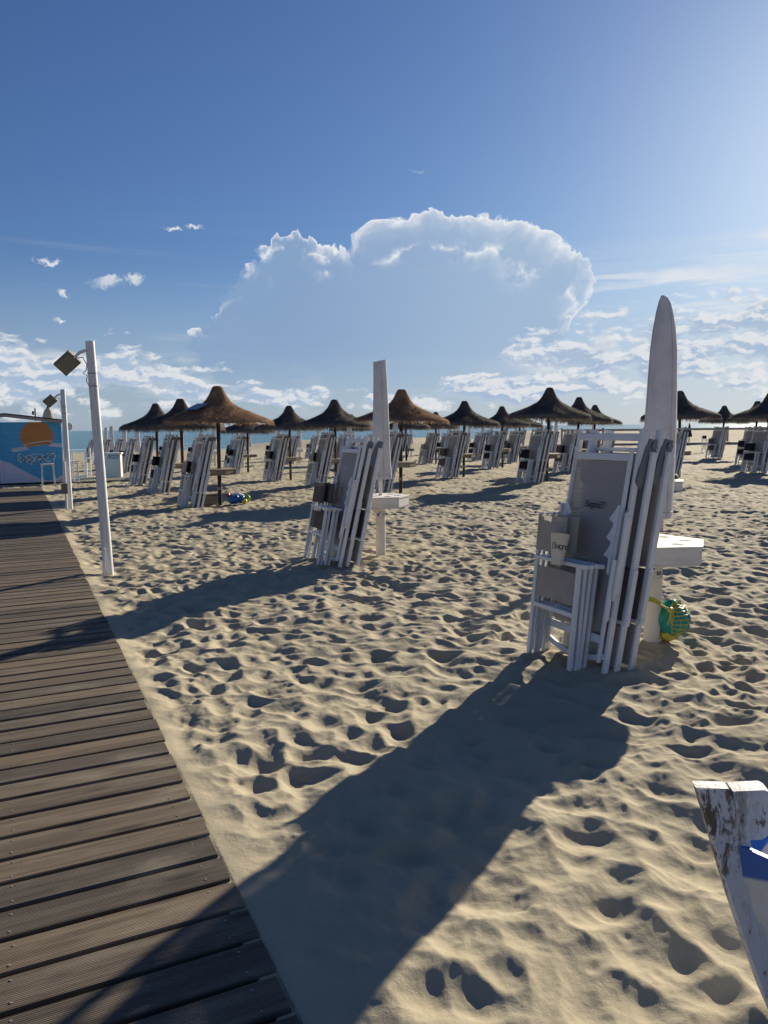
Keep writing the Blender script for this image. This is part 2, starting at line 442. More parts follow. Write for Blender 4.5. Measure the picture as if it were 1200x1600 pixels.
def ground_z(x, y):
    """the broad shape of the beach: level, then a slope to the sea, with a bank on the right behind the fence"""
    x = np.asarray(x, float); y = np.asarray(y, float)
    down = -np.clip((y - 18) / 77.0, 0, None)
    w = 1 - sstep(24, 36, x)
    z = np.maximum(down, -4) * w
    cx = x * CY - y * SY; cy = x * SY + y * CY
    z = z + 1.0 * sstep(57.5, 78, cy) * sstep(9, 17, cx) * (1 - sstep(86, 100, cy)) - 2.5 * sstep(86, 110, cy) * sstep(9, 17, cx) * (1 - w)
    z = z - 3.0 * sstep(95, 160, y) * (1 - w)
    return z
def gz(x, y): return float(ground_z(x, y))

# trampled sand relief, a wrapping tile
TILE, TN = 16.4, 2050
def sand_tile():
    px = TN / TILE
    H = np.zeros((TN, TN), np.float32)
    fx = np.fft.fftfreq(TN, 1 / px)[:, None]; fy = np.fft.fftfreq(TN, 1 / px)[None, :]
    fr = np.sqrt(fx * fx + fy * fy) + 1e-6
    def band(lo, hi, p, seed):
        r = np.random.default_rng(seed)
        sp = np.fft.fft2(r.standard_normal((TN, TN)).astype(np.float32)) * np.where((fr > lo) & (fr < hi), fr ** -p, 0)
        o = np.real(np.fft.ifft2(sp)); return (o / o.std()).astype(np.float32)
    dens = band(0.06, 0.5, 1.0, 1)
    low = band(0.3, 1.6, 1.4, 2)
    mid = band(1.5, 7, 1.6, 3)
    N = 7600
    cx = rng.integers(0, TN, N); cy = rng.integers(0, TN, N)
    for i in range(N):
        dn = dens[cx[i], cy[i]]
        if dn < -0.8 and rng.random() < 0.5: continue
        ln = rng.uniform(0.070, 0.16) if rng.random() < 0.85 else rng.uniform(0.14, 0.20)
        wd = ln * rng.uniform(0.45, 0.8); dp = rng.uniform(0.005, 0.030) * (ln / 0.12) ** 0.8
        th = rng.uniform(0, math.pi)
        k = int(ln * 1.7 * px)
        ii = np.arange(-k, k + 1); X, Y = np.meshgrid(ii / px, ii / px, indexing='ij')
        u = X * math.cos(th) + Y * math.sin(th); v = -X * math.sin(th) + Y * math.cos(th)
        v = v + 0.35 * u * u / ln
        q = np.sqrt((u / ln) ** 2 + (v / wd) ** 2)
        bowl = -dp * np.clip(1 - q ** 2.0, 0, 1)
        rim = dp * 0.34 * np.exp(-((q - 1.1) / 0.2) ** 2)
        ix = (cx[i] + ii) % TN; iy = (cy[i] + ii) % TN
        sub = H[np.ix_(ix, iy)]
        # a newer print presses the older relief and cuts into it
        sub = np.where(q < 1, sub * 0.62 + bowl, sub + rim)
        H[np.ix_(ix, iy)] = sub
    # soften by wind, keep some crisp edges
    F = np.fft.fft2(H); soft = np.real(np.fft.ifft2(F * np.exp(-(fr * 0.030) ** 2 * 6))); crisp = np.real(np.fft.ifft2(F * np.exp(-(fr * 0.009) ** 2 * 6)))
    wgt = 1 / (1 + np.exp(-2.2 * band(0.1, 0.8, 1.0, 5)))
    H = soft * (1 - wgt) + crisp * wgt
    rdg = band(1.6, 6.5, 1.3, 7)
    H = H * (0.80 + 0.20 * np.tanh(dens)) + low * 0.013 + mid * 0.0045 - np.abs(rdg) * 0.0155 + band(9, 40, 1.2, 9) * 0.0010
    calm = np.real(np.fft.ifft2(np.fft.fft2(H) * np.exp(-(fr * 0.060) ** 2 * 6))) * 1.15 - np.abs(band(1.2, 4.5, 1.4, 12)) * 0.0150 - np.abs(band(4, 14, 1.3, 13)) * 0.0030 + band(9, 40, 1.2, 15) * 0.0008
    HS = [H, calm]
    # little holes and crumbs
    for i in range(5200):
        c0, c1 = rng.integers(0, TN, 2); r = rng.uniform(0.006, 0.02); k = int(r * 2.2 * px) + 1
        ii = np.arange(-k, k + 1); X, Y = np.meshgrid(ii / px, ii / px, indexing='ij'); q = np.sqrt(X * X + Y * Y) / r
        s = rng.choice([-1, -1, 0.7])
        for h_ in HS: h_[np.ix_((c0 + ii) % TN, (c1 + ii) % TN)] += s * r * 0.45 * np.exp(-q * q)
    return HS[0].astype(np.float32), HS[1].astype(np.float32)
HT, HCALM = sand_tile()

def relief(x, y, HT):
    u = ((x + 8.2) / TILE % 1.0) * TN; v = ((y + 1.0) / TILE % 1.0) * TN
    i0 = np.floor(u).astype(int) % TN; j0 = np.floor(v).astype(int) % TN; fu = u - np.floor(u); fv = v - np.floor(v)
    i1 = (i0 + 1) % TN; j1 = (j0 + 1) % TN
    return (HT[i0, j0] * (1 - fu) * (1 - fv) + HT[i1, j0] * fu * (1 - fv) + HT[i0, j1] * (1 - fu) * fv + HT[i1, j1] * fu * fv)

BW_X0, BW_X1, BW_Y0, BW_Y1 = -2.45, 0.585, -2.5, 24.6      # boardwalk
def sand_z(x, y):
    rad = np.sqrt(x * x + y * y)
    # close to the boardwalk's end of the view fewer people have walked: the relief is rounder there
    wc = np.interp(rad, [2.2, 3.2, 4.5, 7, 12, 25], [0.52, 0.45, 0.32, 0.20, 0.12, 0.06])
    r = relief(x, y, HT) * (1 - wc) * np.interp(rad, [2.0, 5.5], [0.72, 1.0]) + relief(x, y, HCALM) * wc
    amp = 1.0 - 0.35 * sstep(40, 90, rad)
    d = x - BW_X1
    e = sstep(0.0, 0.20, d)                              # level with the planks along their edge
    g = ground_z(x, y)
    edge = g + 0.009 + r * 0.10
    z = edge * (1 - e) + (g + r * amp + 0.004) * e
    deck = (y < BW_Y1) & (x > BW_X0) & (d < 0)
    z = np.where(deck, g + 0.006 - 0.12 * sstep(0.05, 0.09, -d) * sstep(0.05, 0.09, x - BW_X0 + 0.05), z)
    return np.where((x <= BW_X0) | ((d < 0) & (y >= BW_Y1)), g + r * amp, z)

def build_sand():
    # fine in front of the viewer, coarse elsewhere
    dense = np.arange(-36, 36.001, 0.104)
    rest = np.concatenate([np.arange(36, 60, 0.6)[1:], np.arange(60, 300, 4.0), np.arange(300, 324, 0.6)])
    azs = np.radians(np.concatenate([dense, rest]) + YAW)
    rr = [0.01, 0.4, 0.7, 0.9]
    while rr[-1] < 170:
        r_ = rr[-1]; rr.append(r_ + max(0.0075, float(np.interp(r_, [4, 8, 12, 20, 30, 60, 170], [0.0085, 0.018, 0.030, 0.07, 0.15, 0.55, 3.0]))))
    rr = np.array(rr + [220, 400, 900, 2500, 6000])
    Rg, Ag = np.meshgrid(rr, azs, indexing='ij')
    X = Rg * np.sin(Ag); Y = Rg * np.cos(Ag)
    Z = sand_z(X, Y)
    nr, na = X.shape
    co = np.stack([X, Y, Z], -1).reshape(-1, 3).astype(np.float32)
    i = np.arange(nr - 1)[:, None]; j = np.arange(na)[None, :]; j2 = (j + 1) % na
    q = np.stack([i * na + j, i * na + j2, (i + 1) * na + j2, (i + 1) * na + j], -1).reshape(-1, 4)[:, ::-1]
    me = bpy.data.meshes.new('sand')
    me.vertices.add(len(co)); me.vertices.foreach_set('co', co.ravel())
    me.loops.add(q.size); me.loops.foreach_set('vertex_index', q.ravel().astype(np.int32))
    me.polygons.add(len(q)); me.polygons.foreach_set('loop_start', np.arange(0, q.size, 4, dtype=np.int32))
    me.polygons.foreach_set('use_smooth', np.ones(len(q), bool))
    me.update(calc_edges=True); me.materials.append(M['sand'])
    o = link('sand', me); tag(o, 'pale trampled dry beach sand full of footprints', None, None, 'structure')
build_sand()

# ------------------------------------------------------------------ sea
SEA_Z = -1.05
def sea_material():
    m, nt, bs, out = newmat('sea_water')
    co = coords(nt); x, y, z = sep(nt, co)
    n = noise(nt, vec(nt, 'MULTIPLY', co, (0.06, 0.22, 1)), 1.0, 8, 0.62, 0.5)
    n2 = noise(nt, vec(nt, 'MULTIPLY', co, (0.7, 1.5, 1)), 1.0, 6, 0.6)
    cc = mixc(nt, smooth(nt, 0.3, 0.7, n), (0.032, 0.150, 0.185), (0.058, 0.20, 0.225))
    wob = noise(nt, vec(nt, 'MULTIPLY', co, (0.035, 0.035, 1)), 1.0, 4, 0.6)
    yy = y + wob * 14.0
    foam = smooth(nt, 1.6, 0.2, (yy - 109.5).abs())
    foam = foam.max(smooth(nt, 2.2, 0.2, (yy - 124.0).abs()) * smooth(nt, 0.47, 0.55, noise(nt, vec(nt, 'MULTIPLY', co, (0.05, 0.02, 1)), 1.0, 3, 0.5)))
    foam = foam.max(smooth(nt, 3.2, 0.2, (yy - 152.0).abs()) * smooth(nt, 0.50, 0.56, noise(nt, vec(nt, 'MULTIPLY', co, (0.035, 0.02, 2)), 1.0, 3, 0.5)))
    foam = foam * smooth(nt, 0.35, 0.6, noise(nt, vec(nt, 'MULTIPLY', co, (0.5, 1.2, 1)), 1.0, 5, 0.65))
    setin(nt, bs.inputs['Base Color'], mixc(nt, foam, cc, (0.75, 0.77, 0.78)))
    setin(nt, bs.inputs['Roughness'], foam * 0.5 + 0.22)
    bs.inputs['IOR'].default_value = 1.33
    bump(nt, bs, n * 2.0 + n2 * 0.5, 0.55, 0.5)
    return m
mb = MB()
xs = [-9000, -600, -200, -80, -20, 20, 60, 100, 160, 300, 700, 9000]; ys = [30, 70, 104, 115, 130, 160, 220, 400, 1000, 3000, 15000]
vs = [(x, y, SEA_Z) for y in ys for x in xs]
mb.add(vs, [(j * len(xs) + i, j * len(xs) + i + 1, (j + 1) * len(xs) + i + 1, (j + 1) * len(xs) + i) for j in range(len(ys) - 1) for i in range(len(xs) - 1)])
tag(mb.build('sea', sea_material()), 'blue green sea with low white breakers', None, None, 'structure')

# ------------------------------------------------------------------ boardwalk
def plank_material():
    m, nt, bs, out = newmat('weathered_decking')
    oi = nt.nodes.new('ShaderNodeObjectInfo'); rnd = S(nt, oi.outputs['Random'])
    co = coords(nt); x, y, z = sep(nt, co)
    off = comb(nt, rnd * 57.0, rnd * 31.0, rnd * 17.0)
    g = noise(nt, vec(nt, 'ADD', vec(nt, 'MULTIPLY', co, (1.6, 34, 20)), off), 1.0, 7, 0.62, 0.9)
    st = noise(nt, vec(nt, 'ADD', vec(nt, 'MULTIPLY', co, (2.2, 9, 5)), off), 1.0, 5, 0.6)
    # knots
    kp = vec(nt, 'ADD', vec(nt, 'MULTIPLY', co, (1.7, 7.5, 1)), off)
    vo = nt.nodes.new('ShaderNodeTexVoronoi'); vo.inputs['Scale'].default_value = 1.0; nt.links.new(kp.s, vo.inputs['Vector'])
    kd = S(nt, vo.outputs['Distance'])
    cc = mixc(nt, smooth(nt, 0.28, 0.72, g), (0.168, 0.130, 0.090), (0.080, 0.060, 0.042))
    cc = mixc(nt, smooth(nt, 0.45, 0.75, st) * 0.55, cc, (0.215, 0.178, 0.128))
    cc = mixc(nt, smooth(nt, 0.17, 0.04, kd) * 0.8, cc, (0.04, 0.028, 0.022))
    hs = nt.nodes.new('ShaderNodeHueSaturation'); nt.links.new(cc.s, hs.inputs['Color']); setin(nt, hs.inputs['Value'], rnd * 0.75 + 0.66)
    setin(nt, hs.inputs['Saturation'], rnd * 0.3 + 0.8)
    # blown sand caught near the edge and in the grooves
    gp = co
    dust = smooth(nt, 0.50, 0.78, noise(nt, vec(nt, 'ADD', vec(nt, 'MULTIPLY', gp, (2.5, 6, 3)), off), 1.0, 6, 0.65)) * smooth(nt, -0.4, 0.62, x)
    fin = mixc(nt, dust * 0.6, S(nt, hs.outputs[0]), (0.33, 0.275, 0.20))
    nt.links.new(fin.s, bs.inputs['Base Color'])
    bs.inputs['Roughness'].default_value = 0.72; bs.inputs['Specular IOR Level'].default_value = 0.25
    groove = (y * (2 * math.pi / 0.0072)).sin()
    bump(nt, bs, groove * 0.35 + g * 0.9 + noise(nt, vec(nt, 'MULTIPLY', co, (6, 90, 30)), 1.0, 3, 0.6) * 0.5, 0.55, 0.0035)
    return m
M['plank'] = plank_material()
M['joist'] = wood('dark_joist_wood', (0.09, 0.07, 0.055), (0.05, 0.04, 0.03), 'y')
bw = empty('boardwalk', ((BW_X0 + BW_X1) / 2, BW_Y0, 0.0))
tag(bw, 'long brown wooden plank boardwalk running to the blue hut', 'boardwalk')
pl_meshes = []
for k in range(5):
    mb = MB(); c = 0.006; n = 7
    # grooved top edge profile, slightly cupped
    hw, t = 0.0725, 0.032; cup = random.uniform(-0.0012, 0.0016)
    prof = [(-hw, -t), (-hw, -c), (-hw + c * 0.5, -c * 0.25)] + [(-hw + c + (2 * hw - 2 * c) * i / n, cup * ((2 * i / n - 1) ** 2)) for i in range(n + 1)] + [(hw - c * 0.5, -c * 0.25), (hw, -c), (hw, -t)]
    L0, L1 = BW_X0, BW_X1 + random.uniform(-0.010, 0.010)
    mb.add([(L0, p, q) for p, q in prof] + [(L1, p, q) for p, q in prof],
           [(i, i + len(prof), (i + 1) % len(prof) + len(prof), (i + 1) % len(prof)) for i in range(len(prof))] + [tuple(range(len(prof))), tuple(range(2 * len(prof) - 1, len(prof) - 1, -1))])
    pl_meshes.append(mb.mesh('plank', M['plank']))
PITCH = 0.1655; npl = int((BW_Y1 - BW_Y0) / PITCH)
screws = MB()
for i in range(npl):
    y = BW_Y0 + PITCH * (i + 0.5)
    zt = gz(0, y) + 0.016 + random.uniform(-0.002, 0.002)
    o = link('plank', pl_meshes[i % 5 if random.random() < 0.6 else random.randrange(5)], bw)
    o.matrix_parent_inverse = Matrix.Identity(4)
    o.location = (random.uniform(-0.004, 0.004) - bw.location.x, y - bw.location.y, zt)
    o.rotation_euler = (random.uniform(-0.006, 0.006), random.uniform(-0.0008, 0.0008), random.uniform(-0.0012, 0.0012))
    if y < 9:
        for sx in (-2.0, -1.05, -0.1, 0.50):
            for sy in (-0.045, 0.045):
                px_, py_ = sx + random.uniform(-0.006, 0.006), y + sy + random.uniform(-0.006, 0.006)
                screws.tube((px_ - bw.location.x, py_ - bw.location.y, zt - 0.004), (px_ - bw.location.x, py_ - bw.location.y, zt + 0.0015), 0.0040, n=6)
tag(screws.build('screw_heads', M['metal'], bw), kind='stuff')
for sx in (-2.0, -1.05, -0.1, 0.50):
    mb = MB()
    pts = [BW_Y0, 0, 18, BW_Y1 - 0.05]
    for y0, y1 in zip(pts[:-1], pts[1:]):
        mb.bar((sx - bw.location.x, y0 - bw.location.y, gz(0, y0) - 0.06), (sx - bw.location.x, y1 - bw.location.y, gz(0, y1) - 0.06), 0.07, 0.07)
    mb.build('joist', M['joist'], bw)

# ------------------------------------------------------------------ lettering drawn as strokes
GL = {
 'B': (0.70, [[(0, 0), (0, 1), (.55, 1), (.66, .9), (.66, .62), (.55, .53), (0, .53)], [(.55, .53), (.70, .43), (.70, .1), (.58, 0), (0, 0)]]),
 'a': (0.52, [[(.04, .62), (.44, .62), (.52, .54), (.52, 0), (.08, 0), (0, .08), (0, .26), (.08, .34), (.52, .34)]]),
 'g': (0.52, [[(.52, 0), (.08, 0), (0, .08), (0, .54), (.08, .62), (.52, .62), (.52, -.2), (.44, -.28), (.06, -.28)]]),
 'n': (0.52, [[(0, 0), (0, .62), (.42, .62), (.52, .52), (.52, 0)]]),
 'o': (0.54, [[(.09, 0), (0, .09), (0, .53), (.09, .62), (.45, .62), (.54, .53), (.54, .09), (.45, 0), (.09, 0)]]),
 '2': (0.64, [[(0, .82), (0, .92), (.1, 1), (.54, 1), (.64, .9), (.64, .64), (.54, .54), (.1, .46), (0, .36), (0, 0), (.64, 0)]]),
 '7': (0.64, [[(0, 1), (.64, 1), (.64, .9), (.22, 0)]]),
 'S': (0.56, [[(.56, .9), (.48, 1), (.08, 1), (0, .9), (0, .62), (.08, .53), (.48, .47), (.56, .38), (.56, .1), (.48, 0), (.08, 0), (0, .1)]]),
 'E': (0.5, [[(.5, 1), (0, 1), (0, 0), (.5, 0)], [(0, .5), (.42, .5)]]),
 'C': (0.54, [[(.54, .86), (.46, 1), (.1, 1), (0, .88), (0, .12), (.1, 0), (.46, 0), (.54, .14)]]),
 'O': (0.58, [[(.1, 0), (0, .1), (0, .9), (.1, 1), (.48, 1), (.58, .9), (.58, .1), (.48, 0), (.1, 0)]]),
 '6': (0.54, [[(.5, 1), (.1, 1), (0, .88), (0, .1), (.1, 0), (.44, 0), (.54, .1), (.54, .46), (.44, .56), (0, .56)]]),
 '8': (0.54, [[(.1, .54), (0, .64), (0, .9), (.1, 1), (.44, 1), (.54, .9), (.54, .64), (.44, .54), (.1, .54), (0, .44), (0, .1), (.1, 0), (.44, 0), (.54, .1), (.54, .44), (.44, .54)]]),
 '1': (0.2, [[(0, .8), (.14, 1), (.14, 0)]]),
}
def lettering(text, height, stroke, gap=0.16, thick=0.002):
    """list of bars in the x-z plane facing -y, starting at the origin"""
    mb = MB(); x = 0.0
    for ch in text:
        w, lines = GL[ch]
        for ln in lines:
            for (p, q) in zip(ln[:-1], ln[1:]):
                a = Vector(((x + p[0]) * height, 0, p[1] * height)); b = Vector(((x + q[0]) * height, 0, q[1] * height))
                d = (b - a).normalized() * stroke * 0.45
                mb.bar(a - d, b + d, thick, stroke, (0, 1, 0), ch=0)
        x += w + gap
    return mb, (x - gap) * height

# ------------------------------------------------------------------ folded beach furniture
# local frame: foot at the origin, y = width (negative end towards the viewer), z = up, x = towards the pole the piece leans to
def sun_lounger(fab):
    P = []
    def part(n, mat, mb): P.append((n, mat, mb))
    for s in (-1, 1):
        part('rail', 'white', MB().bar((0.018, s * .262, 0), (0.018, s * .262, .74), .042, .024).tube((.018, s * .275, .05), (.018, s * .2755, .05), .006, n=8).tube((.018, s * .275, .26), (.018, s * .277, .26), .009, n=8))
        mb = MB().bar((-.004, s * .289, .53), (-.004, s * .289, 1.345), .046, .026)
        mb.box((-.004, s * .289, 1.352), (.046, .028, .02)); mb.tube((-.004, s * .289, 1.25), (-.004, s * .306, 1.25), .009, n=8); mb.tube((-.004, s * .289, .58), (-.004, s * .306, .58), .009, n=8)
        part('upper_rail', 'white', mb)
        part('folded_leg', 'white', MB().bar((-.016, s * .314, .30), (-.016, s * .314, .64), .036, .02).tube((-.016, s * .32, .33), (-.016, s * .328, .33), .009, n=8).tube((-.016, s * .32, .61), (-.016, s * .328, .61), .009, n=8))
        h = MB()
        ol = [(-.085, 1.17), (-.045, 1.13), (-.012, 1.2), (.0, 1.32), (.028, 1.36), (.03, 1.44), (-.03, 1.44), (-.06, 1.38)]
        vs = [(x, s * .262 - .01, z) for x, z in ol] + [(x, s * .262 + .01, z) for x, z in ol]; n = len(ol)
        h.add(vs, [(i, (i + 1) % n, (i + 1) % n + n, i + n) for i in range(n)] + [tuple(range(n - 1, -1, -1)), tuple(range(n, 2 * n))])
        h.tube((0, s * .275, 1.40), (0, s * .285, 1.40), .022, n=12)
        part('hinge', 'plastic', h)
        part('head_tube', 'white', MB().tube((-.052, s * .235, 1.16), (-.052, s * .235, 1.475), .030, n=14).tube((-.052, s * .235, 1.475), (-.052, s * .235, 1.485), .034, n=14))
    part('backrest_mesh', 'mesh', MB().box((.0, 0, 1.0), (.004, .52, .70), ch=.0005))
    part('sling', fab, MB().box((.004, 0, .47), (.005, .50, .34), ch=.0005))
    part('foot_mesh', 'mesh', MB().box((-.006, 0, .165), (.004, .515, .25), ch=.0005))
    for z, x in ((.31, .0), (.045, .01), (1.37, -.02)):
        part('crossbar', 'white', MB().bar((x, -.262, z), (x, .262, z), .024, .022))
    return P

def deckchair(fab):
    P = []
    def part(n, mat, mb): P.append((n, mat, mb))
    for s in (-1, 1):
        part('side_rail', 'white', MB().bar((.02, s * .295, 0), (.02, s * .295, 1.49), .040, .026).box((.02, s * .295, 1.495), (.042, .03, .02)))
        part('inner_rail', 'white', MB().bar((-.018, s * .265, .06), (-.018, s * .265, 1.37), .026, .02).box((-.018, s * .265, 1.375), (.03, .024, .018)))
        ol = [(0, .60), (.012, .62), (.012, .70), (.062, .715), (.022, .77), (.014, .80), (.062, .825), (.022, .885), (.014, .915), (.062, .94), (.016, 1.0), (.0, 1.03), (-.012, 1.03), (-.012, .60)]
        n = len(ol)
        vs = [(-.044, s * (.248 - y), z) for y, z in ol] + [(-.032, s * (.248 - y), z) for y, z in ol]
        part('notched_rack', 'white', MB().add(vs, [(i, (i + 1) % n, (i + 1) % n + n, i + n) for i in range(n)] + [tuple(range(n - 1, -1, -1)), tuple(range(n, 2 * n))]))
        part('armrest', 'white', MB().bar((-.018, s * .322, .47), (-.018, s * .322, .98), .044, .022).tube((-.018, s * .311, .98), (-.018, s * .333, .98), .022, n=12).tube((-.018, s * .311, .47), (-.018, s * .333, .47), .022, n=12))
        part('strut', 'white', MB().bar((-.045, s * .300, .34), (-.045, s * .300, .70), .036, .02).tube((-.045, s * .29, .34), (-.045, s * .31, .34), .018, n=12))
    part('crossbar', 'white', MB().bar((.014, -.283, 1.455), (.014, .283, 1.455), .02, .045))
    part('crossbar', 'white', MB().bar((-.02, -.255, 1.325), (-.02, .255, 1.325), .02, .045))
    part('crossbar', 'white', MB().bar((-.02, -.255, .20), (-.02, .255, .20), .02, .05))
    mb = MB()
    for i in range(8):
        y0, y1 = -.283 + .566 * i / 8, -.283 + .566 * (i + 1) / 8; f = lambda y: .10 - .05 * (1 - (y / .283) ** 2)
        mb.bar((.0, y0, f(y0)), (.0, y1, f(y1)), .022, .035)
    part('foot_bar', 'white', mb)
    mb = MB(); rings = []
    for i in range(13):
        z = .24 + 1.06 * i / 12; rings.append([(-.012 + .018 * math.sin(math.pi * i / 12) * (1 - (y / .25) ** 2) * 1.2, y, z) for y in np.linspace(-.252, .252, 7)])
    mb.loft(rings, closed=False); part('mesh_panel', 'mesh', mb)
    return P

def director_chair(fab, back=True):
    P = []
    def part(n, mat, mb): P.append((n, mat, mb))
    for k, x in enumerate((-.022, .022)):
        for y in (-.215, .215):
            top = .64
            part('leg', 'white', MB().bar((x, y, 0), (x, y, top), .024, .034))
        part('armrest', 'white', MB().bar((x, -.25, .652), (x, .235, .652), .038, .024).box((x, -.262, .652), (.040, .03, .028)))
        part('side_rail', 'white', MB().bar((x, -.2, .34), (x, .2, .34), .022, .03))
        part('back_post', 'white', MB().bar((x, .215, .665), (x, .215, .93), .022, .026).tube((x, .215, .93), (x, .215, .945), .015, n=10))
        part('cross_leg', 'white', MB().bar((x * .3 - .006, -.2 if k else .2, .03), (x * -.2 + .004, -.2 if k else .2, .58), .014, .026))
    def flap(path, z0, z1, sag=0.0):
        rings = []
        for i in range(7):
            t = i / 6; z = z0 + (z1 - z0) * t
            rings.append([(x, y, z - sag * (j / (len(path) - 1)) * (1 - j / (len(path) - 1)) * 4) for j, (x, y) in enumerate(path)])
        outer = rings
        mb = MB().loft(outer, closed=False)
        return mb
    if back:
        part('back_fabric', fab, flap([(-.036, .226), (-.040, .12), (-.036, .03), (-.018, -.03), (.003, -.035), (.024, .02), (.034, .12), (.036, .226)], .70, .93, .0))
    part('seat_fabric', fab, flap([(-.028, -.19), (-.02, 0), (-.028, .19)], .40, .60))
    return P

BUILDERS = {'sun_lounger': sun_lounger, 'deckchair': deckchair, 'director_chair': director_chair}
CACHE = {}
def piece(kind, fab, x, y, z, lean, yaw, detail, label, group):
    key = (kind, fab)
    if key not in CACHE:
        parts = BUILDERS[kind](fab)
        mats = []
        allmb = MB()
        for n, m, mb in parts:
            if M[m] not in mats: mats.append(M[m])
            o = len(allmb.v); allmb.v += mb.v; allmb.f += [tuple(i + o for i in f) for f in mb.f]; allmb.m += [mats.index(M[m])] * len(mb.f); allmb.sm += mb.sm
        CACHE[key] = ([(n, mb.mesh(n, M[m])) for n, m, mb in parts], allmb.mesh(kind, mats))
    parts, joined = CACHE[key]
    rot = Euler((0, lean, yaw), 'XYZ')
    if detail:
        r = empty(kind, (x, y, z), rot)
        for n, me in parts: link(n, me, r)
    else:
        r = link(kind, joined, None, (x, y, z), rot)
    tag(r, label, kind.replace('_', ' '), group)
    return r

def stack(px, py, where, fabs=('brown_cloth', 'black_cloth'), detail=True, dx=0.0, spread=1.0, near=False):
    """the closed chairs and loungers leaning against one umbrella pole"""
    g = 'folded chairs and loungers ' + where
    rr = random.Random(int(px * 100 + py * 37))
    def add(kind, fab, off, dy, lean, pos):
        x, y = px - off * spread + dx, py + dy
        k_ = .15 if near else 1.0
        ll = R(lean) + rr.uniform(-.012, .012) * k_
        o = piece(kind, fab, x, y, gz(x, y) - 0.012, ll, rr.uniform(-.05, .05) * k_, detail, f'{pos} {where}', g)
        if near and 'chair' not in kind[:8]: o.scale = (1, 1, 1.035)
    L = (11.2, 10.7, 10.2, 7.5, 5.5) if near else (13.8, 13.4, 13.0, 12.0, 11.2)
    O = (.59, .69, .765, .825, .89) if near else (.52, .62, .71, .785, .86)
    j = .006 if near else .03
    add('sun_lounger', 'sling', O[0], -.145 + rr.uniform(-j, j), L[0], 'innermost white sun lounger')
    add('sun_lounger', 'sling', O[1], (-.115 if near else -.15) + rr.uniform(-j, j), L[1], 'second white sun lounger')
    add('deckchair', 'mesh', O[2], -.07 + rr.uniform(-.03, .03), L[2], 'folded white deckchair')
    if len(fabs) > 0: add('director_chair', fabs[0], O[3], .02 + rr.uniform(-.03, .03), L[3], f'inner {FABN[fabs[0]]} director chair')
    if len(fabs) > 1: add('director_chair', fabs[1], O[4], .03 + rr.uniform(-.04, .04), L[4], f'outer {FABN[fabs[1]]} director chair')
FABN = {'beige': 'beige', 'brown_cloth': 'brown-backed', 'black_cloth': 'black-backed'}

# ------------------------------------------------------------------ umbrellas
def hexagon(r, a=1.0):
    return [(r * a * math.cos(t), r * math.sin(t)) for t in [R(60 * i + 30) for i in range(6)]]

def hex_shelf(parent, z0, z1, r, mat, holes=True, rz=0.0):
    rot = Matrix.Rotation(rz, 3, 'Z')
    hx = [tuple((rot @ Vector((x, y, 0)))[:2]) for x, y in hexagon(r)]
    hin = [tuple((rot @ Vector((x, y, 0)))[:2]) for x, y in hexagon(r - .015)]
    top = MB().prism(hx, z1 - .014, z1).build('shelf_top', mat, parent)
    if holes:
        for t in (0.5, 1.55, 2.6, 3.65, 4.7, 5.75):
            cx, cy = .21 * r / .37 * math.cos(t), .21 * r / .37 * math.sin(t)
            mb = MB(); ring = [(cx + .042 * math.cos(a), cy + .042 * math.sin(a), z1 + .0015) for a in np.linspace(0, 2 * math.pi, 17)[:-1]]
            mb.add(ring, [tuple(range(16))]); mb.build('cup_hole_shade', M['hole_shade'], top)  # flat dark disc on the board, hole shade put into its colour
    MB().prism(hin, z0, z0 + .012).build('shelf_floor', mat, parent)
    hc = [tuple((rot @ Vector((x, y, 0)))[:2]) for x, y in hexagon(r * .55)]
    MB().prism(hc, z0 + .0125, z1 - .0145).build('shelf_light_block', mat, parent)  # added inner prism, keeps light from showing through the open sides
    for i in range(6):
        p, q = Vector((*hin[i], 0)), Vector((*hin[(i + 1) % 6], 0))
        if i in (0, 1, 3, 4):
            mb = MB(); d = (q - p).normalized()
            mb.bar(p + Vector((0, 0, (z0 + z1) / 2)) + d * .012, q + Vector((0, 0, (z0 + z1) / 2)) - d * .012, z1 - z0 - .03, .012, (0, 0, 1), ch=.001)
            mb.build('shelf_panel', mat, parent)
        mb = MB().bar(p * .985 + Vector((0, 0, z0 + .012)), p * .985 + Vector((0, 0, z1 - .014)), .02, .02); mb.build('shelf_post', mat, parent)
        if i in (2, 5):
            MB().bar(p * .97 + Vector((0, 0, (z0 + z1) / 2)), q * .97 + Vector((0, 0, (z0 + z1) / 2)), .012, .05, (0, 0, 1), ch=.001).build('shelf_divider', mat, parent)

def sleeve(sections, folds, seed, tipskew=0.0, n=28):
    rr = random.Random(seed); ph = [rr.uniform(0, 6.28) for _ in range(5)]
    rings = []
    for k, (z, a, b) in enumerate(sections):
        ring = []
        for i in range(n):
            t = 2 * math.pi * i / n
            w = 1 + folds * (math.sin(3 * t + ph[0] + .5 * z) + .7 * math.sin(5 * t + ph[1] - .8 * z) + 1.1 * abs(math.sin(3.5 * t + ph[2] + .3 * math.sin(2 * z))) - .6)
            ring.append((a * w * math.cos(t) + .01 * math.sin(2.2 * z + ph[3]), b * w * math.sin(t), z + tipskew * math.cos(t) * (k / (len(sections) - 1)) ** 4))
        rings.append(ring)
    return rings

